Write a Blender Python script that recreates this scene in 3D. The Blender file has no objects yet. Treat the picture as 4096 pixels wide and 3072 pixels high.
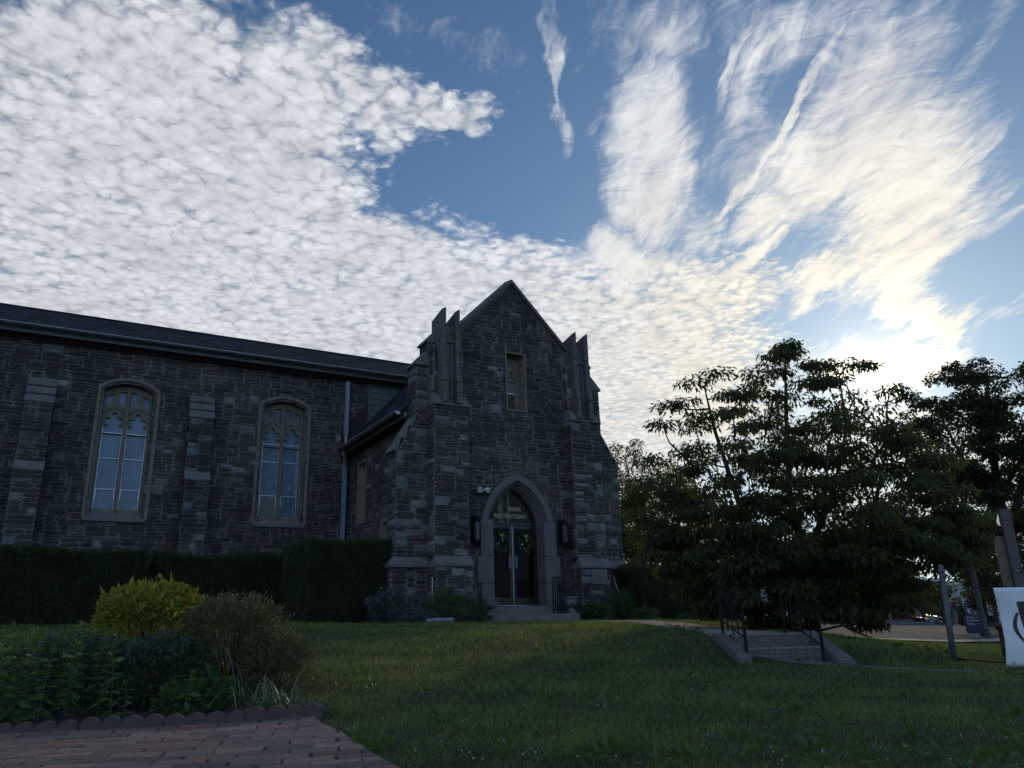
import bpy, bmesh, math, random
import numpy as np
from mathutils import Vector, Matrix
PI = math.pi; R = math.radians
C = bpy.context.scene.collection
sc = bpy.context.scene

# ------------------------------------------------------------------ camera
CAM_Z = 0.70
pit, rol = R(17.3), R(1.73)
fw = Vector((0, math.cos(pit), math.sin(pit)))
R0 = Vector((1, 0, 0)); U0 = R0.cross(fw)
Rt = R0*math.cos(rol) - U0*math.sin(rol)
Up = R0*math.sin(rol) + U0*math.cos(rol)
cd = bpy.data.cameras.new('camera'); cam = bpy.data.objects.new('camera', cd); C.objects.link(cam)
cd.sensor_width = 36; cd.lens = 36*3077/4096; cd.clip_start = 0.05; cd.clip_end = 6000
M = Matrix((Rt, Up, -fw)).transposed().to_4x4(); M.translation = Vector((0, 0, CAM_Z)); cam.matrix_world = M
sc.camera = cam
sc.view_settings.view_transform = 'Standard'; sc.view_settings.look = 'None'
sc.view_settings.exposure = 0.0; sc.view_settings.gamma = 1.0
sc.cycles.use_denoising = True
sc.cycles.max_bounces = 6; sc.cycles.transparent_max_bounces = 8

# ------------------------------------------------------------------ node helper
class NT:
    def __init__(s, tree):
        s.t = tree; s.n = tree.nodes; s.l = tree.links
    def node(s, typ, inp=None, **kw):
        n = s.n.new(typ)
        for k, v in kw.items(): setattr(n, k, v)
        for k, v in (inp or {}).items():
            if isinstance(v, bpy.types.NodeSocket): s.l.new(v, n.inputs[k])
            else: n.inputs[k].default_value = v
        return n
    def math(s, op, a, b=None, c=None, clamp=False):
        d = {0: a}
        if b is not None: d[1] = b
        if c is not None: d[2] = c
        return s.node('ShaderNodeMath', d, operation=op, use_clamp=clamp).outputs[0]
    def vmath(s, op, a, b=None, out=0):
        d = {0: a}
        if b is not None: d[1] = b
        return s.node('ShaderNodeVectorMath', d, operation=op).outputs[out]
    def remap(s, v, a, b, c=0.0, d=1.0, smooth=True):
        return s.node('ShaderNodeMapRange', {0: v, 1: a, 2: b, 3: c, 4: d}, interpolation_type='SMOOTHSTEP' if smooth else 'LINEAR').outputs[0]
    def mix(s, f, a, b, mode='MIX'):
        n = s.node('ShaderNodeMix', data_type='RGBA', blend_type=mode)
        for i, v in ((0, f), (6, a), (7, b)):
            if isinstance(v, bpy.types.NodeSocket): s.l.new(v, n.inputs[i])
            elif i: n.inputs[i].default_value = (v[0], v[1], v[2], 1)
            else: n.inputs[i].default_value = v
        return n.outputs[2]
    def noise(s, vec, scale, detail=2.0, rough=0.5, dist=0.0, out=0):
        return s.node('ShaderNodeTexNoise', {'Vector': vec, 'Scale': scale, 'Detail': detail, 'Roughness': rough, 'Distortion': dist}).outputs[out]
    def comb(s, x, y, z=0.0):
        return s.node('ShaderNodeCombineXYZ', {0: x, 1: y, 2: z}).outputs[0]
    def scalev(s, v, sx, sy, sz):
        return s.vmath('MULTIPLY', v, (sx, sy, sz))

# ------------------------------------------------------------------ sky and sun
SUN_AZ, SUN_EL = 26.3, 15.4
wd = bpy.data.worlds.new('World'); sc.world = wd; wd.use_nodes = True
wd.node_tree.nodes.clear(); T = NT(wd.node_tree)
CEN_A = [(-19.0,35,7,8,0,1),(-9.5,21.0,16,5.5,-8,1),(27.5,9.5,14,5.5,0,.55),(-30.57,31.81,14.59,11.85,-157.87,1),(-20.07,30.09,10.79,7.98,153.37,1),(-14.89,27.45,13.98,4.35,159.45,1),
 (-5.61,24.54,15.48,5.13,164.57,1),(7.22,20.72,15.19,5.13,164.86,1),(-27.67,21.79,20.85,9.26,178.36,1),
 (-15.67,39.99,4.64,2.81,166.44,.9),(-5.19,37.0,5.64,1.89,177.95,.9),(-10.77,36.6,4.59,3.71,167.27,.85),
 (1.86,23.75,12.26,4.11,164.39,.9),(13.86,22.47,9.16,3.0,-179.21,.9),(10.42,16.03,11.45,4.76,165.93,1),(-7.37,13.26,31.32,6.81,179.94,1)]
CEN_B = [(20.83, 31.75, 4.85, 4.31, 15.34, 0.6),(20.93, 36.58, 5.94, 2.84, 52.68, 0.5),(18.01, 32.28, 4.32, 2.18, 68.97, 0.45),
(12.68,40.91,5.23,3.69,172.72,0.62),
(11.9,34.74,4.65,4.61,147.44,0.9),
(12.23,30.91,4.52,3.83,171.67,1),
(9.54,26.61,5.58,2.32,174.55,0.9),
(4.46,39.66,5.88,0.66,85.7,0.6),
(4.66,35.72,2.17,0.8,85.88,0.5),
(27.73,38.11,11.22,3.26,164.06,0.5),
(23.13,32.81,11.9,0.72,-146.77,0.95),
(19.69,38.01,4.47,0.72,51.68,0.7),
(22.78,38.51,4.18,0.75,40.87,0.7),
(30.08,33.7,6.6,4.01,-151.89,0.8),
(27.71,30.19,8.93,4.1,31.61,0.95),
(19.81,27.52,4.29,1.99,26.62,0.8),
(31.15,27.15,7.38,3.93,41.77,0.95),
(28.9,23.44,5.28,2.76,-162.28,0.9),
(24.68,22.45,4.36,1.43,-165.87,0.9),
(29.2,20.26,3.6,2.64,123.36,0.95),
(30.14,17.59,3.28,1.97,105.09,0.9),
(36.77,33.45,5.11,1.73,-143.98,0.6),
(35.4,27.94,4.25,0.72,-139.44,0.6),
(34.79,24.01,3.98,1.15,-158.18,0.42),
(34.04,17.96,3.19,0.71,-154.06,0.45),
(-3.5,41.61,13.67,1.74,173.82,0.33),
(18.33,24.52,6.41,0.92,-162.05,0.9),
(15.14,27.28,2.95,2.14,57.18,0.6),
(21.04,19.84,6.48,1.94,171.22,0.15),
(26.34,15.78,5.85,1.87,170.81,0.9)]
def build_sky():
    d = T.node('ShaderNodeTexCoord').outputs['Generated']
    d = T.vmath('NORMALIZE', d)
    sp = T.node('ShaderNodeSeparateXYZ', {0: d}); x, y, z = sp.outputs
    az = T.math('MULTIPLY', T.math('ARCTAN2', x, y), 180/PI)
    el = T.math('MULTIPLY', T.math('ARCSINE', z), 180/PI)
    ae = T.comb(az, el)
    # cloud deck seen from below
    zz = T.math('ADD', T.math('MAXIMUM', z, 0.0), 0.06)
    P = T.comb(T.math('DIVIDE', x, zz), T.math('DIVIDE', y, zz))
    warp1 = T.vmath('SUBTRACT', T.noise(P, 5.0, 5, .7, out=1), (.5, .5, .5))
    aeA = T.vmath('ADD', ae, T.scalev(warp1, 11, 8, 0))
    warp2 = T.vmath('SUBTRACT', T.noise(T.scalev(P, 1.0, .35, 1), 4.0, 5, .65, out=1), (.5, .5, .5))
    aeB = T.vmath('ADD', ae, T.scalev(warp2, 11, 9, 0))
    def cover(p, L, hard, soft):
        out = None
        for (cx, cy, sx, sy, rot, w) in L:
            m = T.node('ShaderNodeMapping', {'Vector': p, 'Location': (cx, cy, 0), 'Rotation': (0, 0, R(rot)), 'Scale': (sx, sy, 1)}, vector_type='TEXTURE').outputs[0]
            v = T.remap(T.vmath('LENGTH', m, out=1), hard, soft, 0.0, w)
            out = v if out is None else T.math('MAXIMUM', out, v)
        return out
    cA = cover(aeA, CEN_A, 1.32, .42); cB = cover(aeB, CEN_B, 1.55, .1)
    # the half of the sky behind: thin broken cloud
    back = T.math('MULTIPLY', T.remap(y, .35, -.2), .45)
    cA = T.math('MAXIMUM', cA, back)
    cA = T.math('MAXIMUM', cA, T.math('MULTIPLY', T.remap(el, 19, 13), T.remap(az, 20, 10)))
    # altocumulus cells: small domed puffs in two sizes, torn at the rims
    Pw = T.vmath('ADD', P, T.scalev(T.vmath('SUBTRACT', T.noise(P, 16.0, 4, .65, out=1), (.5, .5, .5)), .055, .055, 0))
    vor = T.node('ShaderNodeTexVoronoi', {'Vector': Pw, 'Scale': 30.0, 'Randomness': 1.0}, feature='F1')
    vor2 = T.node('ShaderNodeTexVoronoi', {'Vector': Pw, 'Scale': 57.0, 'Randomness': 1.0}, feature='F1')
    cell = T.math('SUBTRACT', 1.0, T.math('ADD', T.math('MULTIPLY', vor.outputs[0], .85), T.math('MULTIPLY', vor2.outputs[0], .35)))
    fine = T.noise(Pw, 46.0, 5, .70)
    mid = T.noise(P, 5.0, 3, .55)
    cellm = T.math('ADD', T.math('MULTIPLY', cell, .85), T.math('ADD', T.math('MULTIPLY', fine, .75), T.math('MULTIPLY', mid, .55)))
    tA = T.math('ADD', cellm, T.math('MULTIPLY', cA, 1.15))
    dA = T.math('MULTIPLY', T.remap(tA, 1.15, 2.15), T.remap(cA, 0.0, .35))
    # cirrus streaks running away along one line, in fibres with cross ripples
    ang = R(-6)
    Pr = T.node('ShaderNodeVectorRotate', {'Vector': P, 'Angle': ang}, rotation_type='Z_AXIS').outputs[0]
    Pr = T.vmath('ADD', Pr, T.scalev(T.vmath('SUBTRACT', T.noise(P, 1.2, 2, .5, out=1), (.5, .5, .5)), .34, .34, 0))
    fib = T.noise(T.scalev(Pr, 1.0, .20, 1), 12.0, 6, .68, .0)
    Pq = T.node('ShaderNodeVectorRotate', {'Vector': T.vmath('ADD', P, T.scalev(T.vmath('SUBTRACT', T.noise(P, 3.0, 3, .6, out=1), (.5, .5, .5)), .35, .35, 0)), 'Angle': R(34)}, rotation_type='Z_AXIS').outputs[0]
    rip = T.noise(T.scalev(Pq, .34, 1.0, 1), 42.0, 5, .70, .0)
    tuft = T.noise(P, 3.2, 5, .62, .2)
    ft = T.math('ADD', T.math('MULTIPLY', fib, .78), T.math('ADD', T.math('MULTIPLY', rip, .46), T.math('MULTIPLY', tuft, .30)))
    tB = T.math('ADD', ft, T.math('MULTIPLY', cB, .80))
    dB = T.math('MULTIPLY', T.remap(tB, .93, 1.50), T.remap(cB, 0.0, .2))
    # brightness: clouds scatter the low sun forwards
    sd = (math.sin(R(SUN_AZ))*math.cos(R(SUN_EL)), math.cos(R(SUN_AZ))*math.cos(R(SUN_EL)), math.sin(R(SUN_EL)))
    cs = T.vmath('DOT_PRODUCT', d, sd, out=1)
    angd = T.math('MULTIPLY', T.math('ARCCOSINE', T.math('MINIMUM', cs, .99999)), 180/PI)
    glow = T.math('EXPONENT', T.math('MULTIPLY', angd, -1/1.7))
    halo = T.math('EXPONENT', T.math('MULTIPLY', angd, -1/9.0))
    wide = T.math('EXPONENT', T.math('MULTIPLY', angd, -1/60.0))
    sky = T.node('ShaderNodeTexSky', sky_type='NISHITA', sun_disc=False)
    sky.sun_elevation = R(SUN_EL); sky.sun_rotation = R(SUN_AZ); sky.altitude = 200; sky.air_density = 1.0; sky.dust_density = .5; sky.ozone_density = 1.6
    raw = T.vmath('DIVIDE', sky.outputs[0], T.vmath('ADD', T.scalev(sky.outputs[0], .055, .055, .055), (1, 1, 1)))
    base = T.mix(1.0, raw, SKYGAIN, 'MULTIPLY')
    base = T.mix(1.0, base, T.mix(T.remap(y, -.25, .3), (1.9, 2.05, 2.15), (1, 1, 1)), 'MULTIPLY')
    cool = (7.3, 7.5, 7.85); warm = (9.4, 8.6, 7.0)
    ccol = T.mix(T.remap(angd, 30, 1), cool, warm)
    ccol = T.mix(T.remap(y, .25, -.3), ccol, (5.6, 6.3, 7.4))
    # self shading: thick middles greyer, thin edges bright
    shadeA = T.math('ADD', T.math('MULTIPLY', cell, .42), T.math('MULTIPLY', fine, .50))
    shadeA = T.math('ADD', T.math('MULTIPLY', shadeA, .95), .50)
    shadeA = T.math('MULTIPLY', shadeA, T.remap(mid, .3, .75, 1.07, .90))
    fb = T.remap(y, -.25, .3)
    lit = T.math('MULTIPLY', T.math('ADD', T.math('MULTIPLY', wide, .25), .92), T.math('ADD', T.math('MULTIPLY', fb, -.55), 1.55))
    colA = T.vmath('SCALE', ccol, None); 
    colA.node.inputs['Scale'].default_value = 1
    T.l.new(T.math('MULTIPLY', shadeA, lit), colA.node.inputs['Scale'])
    shadeB = T.math('ADD', T.math('MULTIPLY', T.remap(ft, .55, 1.05), .30), .86)
    colB = T.vmath('SCALE', ccol, None); T.l.new(T.math('MULTIPLY', shadeB, lit), colB.node.inputs['Scale'])
    c = T.mix(T.math('MULTIPLY', dA, .93), base, colA)
    c = T.mix(T.math('MULTIPLY', dB, .88), c, colB)
    g = T.math('ADD', T.math('MULTIPLY', glow, 36.0), T.math('MULTIPLY', halo, 1.1))
    gd = T.math('MULTIPLY', g, T.math('ADD', T.math('MULTIPLY', T.math('MAXIMUM', dA, dB), .6), .4))
    gc = T.vmath('SCALE', T.mix(1.0, (1, .88, .66), (1, 1, 1), 'MULTIPLY'), None); T.l.new(gd, gc.node.inputs['Scale'])
    c = T.vmath('ADD', c, gc)
    hz = T.remap(z, .0, -.06)
    c = T.mix(hz, c, (1.0, 1.1, 1.0))
    bg = T.node('ShaderNodeBackground', {'Color': c, 'Strength': .1})
    T.node('ShaderNodeOutputWorld', {0: bg.outputs[0]})
SKYGAIN = (.66, .90, 1.16)
build_sky()
wd.cycles.sampling_method = 'MANUAL'; wd.cycles.sample_map_resolution = 512
sl = bpy.data.lights.new('sun', 'SUN'); sl.energy = 1.0; sl.angle = R(8); sl.color = (1, .83, .62)
so = bpy.data.objects.new('sun', sl); C.objects.link(so)
so.rotation_euler = Vector((math.sin(R(SUN_AZ))*math.cos(R(SUN_EL)), math.cos(R(SUN_AZ))*math.cos(R(SUN_EL)), math.sin(R(SUN_EL)))).to_track_quat('Z', 'Y').to_euler()

# ------------------------------------------------------------------ mesh helpers
rng = np.random.default_rng(7)
class MB:
    """collects vertices and faces, then links them as one mesh object"""
    def __init__(s): s.v = []; s.f = []; s.c = []; s.n = 0; s.cur = None
    def add(s, V, F, col=None):
        V = np.asarray(V, float).reshape(-1, 3); s.v.append(V)
        for f in F:
            s.f.append([i + s.n for i in f]); s.c.append(col)
        s.n += len(V); return s
    def box(s, x0, x1, y0, y1, z0, z1, col=None):
        V = [(x, y, z) for z in (z0, z1) for y in (y0, y1) for x in (x0, x1)]
        return s.add(V, [(0,2,3,1),(4,5,7,6),(0,1,5,4),(2,6,7,3),(0,4,6,2),(1,3,7,5)], col)
    def hexa(s, V, col=None):
        return s.add(V, [(0,3,2,1),(4,5,6,7),(0,1,5,4),(1,2,6,5),(2,3,7,6),(3,0,4,7)], col)
    def prism(s, poly, f, n0, n1, holes=(), col=None, sides=True):
        """polygon with holes in the (a, b) plane, pulled from depth n0 to n1; f maps (a, b, n) to 3-D"""
        from mathutils.geometry import tessellate_polygon
        loops = [list(poly)] + [list(h) for h in holes]
        flat = [p for l in loops for p in l]; k = len(flat)
        tri = tessellate_polygon([[Vector((a, b, 0)) for a, b in l] for l in loops])
        V = [f(a, b, n0) for a, b in flat] + [f(a, b, n1) for a, b in flat]
        F = [tuple(t) for t in tri] + [tuple(i + k for i in reversed(t)) for t in tri]
        if sides:
            o = 0
            for l in loops:
                m = len(l)
                F += [(o+i, o+(i+1) % m, k+o+(i+1) % m, k+o+i) for i in range(m)]; o += m
        return s.add(V, F, col)
    def loft(s, rings, closed=False, col=None, cap=False):
        m = len(rings[0]); V = np.concatenate([np.asarray(r, float) for r in rings]); F = []
        for j in range(len(rings)-1):
            for i in range(m if closed else m-1):
                a, b = j*m+i, j*m+(i+1) % m
                F.append((a, b, b+m, a+m))
        if cap: F += [tuple(range(m))[::-1], tuple(range((len(rings)-1)*m, len(rings)*m))]
        return s.add(V, F, col)
    def tube(s, pts, r, n=8, col=None, cap=True):
        pts = [Vector(p) for p in pts]; rr = r if hasattr(r, '__len__') else [r]*len(pts); rings = []
        for i, p in enumerate(pts):
            t = (pts[min(i+1, len(pts)-1)] - pts[max(i-1, 0)]).normalized()
            up = Vector((0, 0, 1)) if abs(t.z) < .95 else Vector((1, 0, 0))
            a = t.cross(up).normalized(); b = t.cross(a)
            rings.append([p + (a*math.cos(2*PI*k/n) + b*math.sin(2*PI*k/n))*rr[i] for k in range(n)])
        return s.loft(rings, True, col, cap)
    def lathe(s, prof, c=(0, 0, 0), n=20, col=None):
        rings = [[(c[0]+r*math.cos(2*PI*k/n), c[1]+r*math.sin(2*PI*k/n), c[2]+z) for k in range(n)] for r, z in prof]
        return s.loft(rings, True, col, True)
    def build(s, name, mat, parent=None, smooth=False, bevel=0):
        V = np.concatenate(s.v)
        me = bpy.data.meshes.new(name); tot = np.array([len(f) for f in s.f]); idx = np.concatenate([np.array(f) for f in s.f])
        me.vertices.add(len(V)); me.vertices.foreach_set('co', V.ravel())
        me.loops.add(len(idx)); me.loops.foreach_set('vertex_index', idx)
        me.polygons.add(len(tot)); me.polygons.foreach_set('loop_start', np.r_[0, np.cumsum(tot)[:-1]]); me.polygons.foreach_set('loop_total', tot)
        if any(c is not None for c in s.c):
            cc = np.array([c if c is not None else (.1, .1, .1) for c in s.c]); cc = np.c_[cc, np.ones(len(cc))]
            at = me.color_attributes.new('col', 'FLOAT_COLOR', 'CORNER'); at.data.foreach_set('color', np.repeat(cc, tot, 0).ravel())
        me.update(); me.validate()
        if not smooth or bevel: pass
        if mat: me.materials.append(mat)
        if s.c and s.c[0] is None or True:
            bm = bmesh.new(); bm.from_mesh(me)
            if len(bm.faces) < 60000: bmesh.ops.recalc_face_normals(bm, faces=bm.faces)
            if bevel: bmesh.ops.bevel(bm, geom=[e for e in bm.edges if len(e.link_faces) == 2 and e.calc_face_angle(0) > .6], offset=bevel, segments=2, affect='EDGES', clamp_overlap=True)
            bm.to_mesh(me); bm.free()
        me.shade_smooth() if smooth else me.shade_flat()
        o = bpy.data.objects.new(name, me); C.objects.link(o)
        if parent: o.parent = parent
        return o
def build_each(mb, name, mat, parent, **k):
    """one object for every piece that was added to the builder"""
    o0 = 0; fi = 0
    for V in mb.v:
        m = MB(); fs = []
        while fi < len(mb.f) and mb.f[fi][0] < o0+len(V): fs.append([i-o0 for i in mb.f[fi]]); fi += 1
        m.add(V, fs); m.build(name, mat, parent, **k); o0 += len(V)
def npmesh(name, V, F, mat, parent=None, rnd=None, smooth=False):
    """fast path for many equal faces: V (n,3), F (m,k)"""
    me = bpy.data.meshes.new(name); V = np.asarray(V, np.float32); F = np.asarray(F, np.int32); k = F.shape[1]
    me.vertices.add(len(V)); me.vertices.foreach_set('co', V.ravel())
    me.loops.add(F.size); me.loops.foreach_set('vertex_index', F.ravel())
    me.polygons.add(len(F)); me.polygons.foreach_set('loop_start', np.arange(len(F), dtype=np.int32)*k); me.polygons.foreach_set('loop_total', np.full(len(F), k, np.int32))
    if rnd is not None:
        at = me.attributes.new('rnd', 'FLOAT', 'POINT'); at.data.foreach_set('value', np.asarray(rnd, np.float32))
    me.update(); me.materials.append(mat)
    me.shade_smooth() if smooth else me.shade_flat()
    o = bpy.data.objects.new(name, me); C.objects.link(o)
    if parent: o.parent = parent
    return o
def tag(o, label=None, cat=None, group=None, kind=None):
    for k, v in (('label', label), ('category', cat), ('group', group), ('kind', kind)):
        if v: o[k] = v
    return o
def empty(name, loc=(0, 0, 0), rz=0, label=None, cat=None, group=None):
    o = bpy.data.objects.new(name, None); C.objects.link(o); o.location = loc; o.rotation_euler = (0, 0, rz); o.empty_display_size = .2
    return tag(o, label, cat, group)
def copy_tree(o, parent=None):
    c = o.copy(); C.objects.link(c)
    if parent: c.parent = parent
    for ch in list(o.children): copy_tree(ch, c)
    return c

# ------------------------------------------------------------------ materials
MATS = {}
def new_mat(name):
    m = bpy.data.materials.new(name); m.use_nodes = True; m.node_tree.nodes.clear(); t = NT(m.node_tree); return m, t
def finish(m, t, col, rough=.8, metal=0.0, spec=.5, bump=None, bs=.3, bd=.02, coat=0, trans=None, emis=None):
    b = t.node('ShaderNodeBsdfPrincipled', {'Base Color': col if isinstance(col, bpy.types.NodeSocket) else (*col, 1), 'Roughness': rough, 'Metallic': metal, 'Specular IOR Level': spec})
    if bump is not None:
        n = t.node('ShaderNodeBump', {'Height': bump, 'Strength': bs, 'Distance': bd}); t.l.new(n.outputs[0], b.inputs['Normal'])
    out = b.outputs[0]
    if trans:
        tr = t.node('ShaderNodeBsdfTranslucent', {'Color': trans[0]}); mx = t.node('ShaderNodeMixShader', {0: trans[1], 1: out, 2: tr.outputs[0]}); out = mx.outputs[0]
    t.node('ShaderNodeOutputMaterial', {0: out}); return m
def obc(t): return t.node('ShaderNodeTexCoord').outputs['Object']
def plain(name, col, rough=.6, metal=0, var=.25, scale=6, bump=.15, spec=.5):
    if name in MATS: return MATS[name]
    m, t = new_mat(name); p = obc(t); n = t.noise(p, scale, 5, .6); n2 = t.noise(p, scale*9, 3, .6)
    k = t.math('ADD', t.math('MULTIPLY', n, .7), t.math('MULTIPLY', n2, .3))
    c = t.mix(t.remap(k, .3, .7), [x*(1-var) for x in col], [min(1, x*(1+var)) for x in col])
    MATS[name] = finish(m, t, c, t.remap(n, .2, .8, max(.05, rough-.1), min(1, rough+.1)), metal, spec, n2, bump, .01); return MATS[name]
def m_stone():
    m, t = new_mat('rubble_stone'); p = obc(t)
    a = t.node('ShaderNodeAttribute', attribute_name='col').outputs[0]
    lay = t.noise(t.scalev(p, 2.2, 2.2, 22), 2.2, 6, .68, .5); gr = t.noise(p, 46, 4, .65); big = t.noise(p, .7, 4, .6)
    c = t.mix(1.0, a, t.mix(t.remap(lay, .3, .72), (.55, .56, .58), (1.35, 1.33, 1.30)), 'MULTIPLY')
    c = t.mix(1.0, c, t.mix(t.remap(gr, .3, .7), (.85, .85, .86), (1.14, 1.13, 1.12)), 'MULTIPLY')
    c = t.mix(1.0, c, t.mix(t.remap(big, .35, .65), (.68, .72, .72), (1.22, 1.17, 1.15)), 'MULTIPLY')
    return finish(m, t, c, .88, 0, .3, t.math('ADD', t.math('MULTIPLY', lay, 1.0), t.math('MULTIPLY', gr, .25)), .9, .035)
STONE = m_stone()
def m_leaf(name, c0, c1, c2, trc, tf=.35, rough=.5, spec=.35):
    m, t = new_mat(name); r = t.node('ShaderNodeAttribute', attribute_name='rnd').outputs['Fac']; p = obc(t)
    n = t.noise(p, 2.5, 3, .6)
    c = t.mix(r, c0, c1); c = t.mix(t.remap(n, .35, .7), c, c2)
    tc = t.mix(r, [x*.8 for x in trc], trc)
    return finish(m, t, c, rough, 0, spec, trans=(tc, tf))
LIME = plain('limestone', (.125, .122, .12), .8, var=.22, scale=3, bump=.3, spec=.3)
LIME2 = plain('sandstone_tracery', (.165, .145, .115), .8, var=.2, scale=4, bump=.3, spec=.3)
CONC = plain('concrete', (.16, .155, .15), .85, var=.2, scale=4, bump=.4, spec=.3)
BARK = plain('bark', (.045, .036, .028), .9, var=.5, scale=14, bump=1, spec=.2)
BLACKM = plain('black_iron', (.010, .010, .011), .6, 0, .3, 20, .2, .12)
ALUM = plain('aluminium', (.42, .45, .50), .38, .7, .15, 8, .05)
WHITEM = plain('white_paint', (.55, .57, .60), .5, 0, .12, 5, .1)
BRONZE = plain('dark_bronze', (.03, .029, .028), .4, .3, .2, 9, .05)
GUTTER = plain('gutter_metal', (.060, .072, .076), .45, .3, .35, 5, .1)
DARKW = plain('dark_wood', (.03, .026, .022), .75, 0, .4, 10, .4)

# ------------------------------------------------------------------ terrain
CPT = np.array([(-14,-6,.10),(0,-8,-.02),(14,-6,-.15),(-6,0,.03),(0,0,0),(6,0,-.03),(-6,3,.05),(-3,4.5,.02),(0,4.3,.0),(3,4.5,-.02),(7,5,-.05), (-6,6.5,.10),(-3,7,.06),(0,8,.16),(2.5,8,.03),(5.2,8.5,-.01),(-9,8,.3),(12,9,-.12), (-11,12,.62),(-6,11,.45),(-3,11.5,.42),(0,12,.42),(1.3,11.2,.30),(1.6,12.2,.47),(2.4,13.2,.53),(3.5,13.0,.50),(4.9,12.6,.36),(6.5,11.6,.05), (-14,18,1.02),(-9,16,.85),(-5,16,.78),(-2,16,.70),(1,16.5,.66),(3.2,16,.60),(5,15.5,.40),(7,14.5,.12),(9.5,14,-.05),(12,14,-.1), (-12,22,1.06),(-4,20,.80),(0,20.5,.71),(4,20,.64),(6.5,19,.34),(8.5,18.5,.0),(11,20,-.15),(0,30,.8),(-20,30,1.1),(8,25,.2),(12,26,-.06),(14.5,28,-.10),(20,29,-.27),(18,22,-.3),(25,20,-.5), (10,45,.15),(18,50,.10),(30,55,-.30),(45,50,-1.0),(20,72,.18),(35,70,-.40),(55,80,-1.4),(0,70,.6),(-40,60,1.2),(-40,0,.8),(40,0,-.6),(0,-40,0),(-40,-40,.3),(40,-40,-.6),(0,130,-.6),(70,130,-3.5),(-70,130,1),(90,60,-3),(3.2,11.3,.475),(3.2,12,.48),(2.25,11.0,.46),(4.2,11.2,.36),(3.25,9.7,.15),(2.25,9.9,.22),(4.3,10.0,.10),(2.0,14.5,.58)], float)
def _u(r2): return np.where(r2 > 0, .5*r2*np.log(np.maximum(r2, 1e-12)), 0)
_n = len(CPT); _d = ((CPT[:, None, :2]-CPT[None, :, :2])**2).sum(-1)
_P = np.c_[np.ones(_n), CPT[:, :2]]
_w = np.linalg.solve(np.block([[_u(_d)+np.eye(_n)*.8, _P], [_P.T, np.zeros((3, 3))]]), np.r_[CPT[:, 2], 0, 0, 0])
def H(x, y):
    x = np.asarray(x, float); y = np.asarray(y, float); xx = np.clip(x, -110, 110); yy = np.clip(y, -80, 160)
    r = (xx[..., None]-CPT[:, 0])**2 + (yy[..., None]-CPT[:, 1])**2
    return _u(r) @ _w[:_n] + _w[_n] + _w[_n+1]*xx + _w[_n+2]*yy
def Hf(x, y): return float(H(np.array([x]), np.array([y]))[0])
# church frame: x along the nave, y into the building, door axis at the origin
OX, OY, ORZ = 0.0394, 21.0838, R(30.62)
def W(u, y, z=0):
    return (OX + u*math.cos(ORZ) - y*math.sin(ORZ), OY + u*math.sin(ORZ) + y*math.cos(ORZ), z)
def Wg(u, y, dz=0):
    p = W(u, y); return (p[0], p[1], Hf(p[0], p[1]) + dz)

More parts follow.
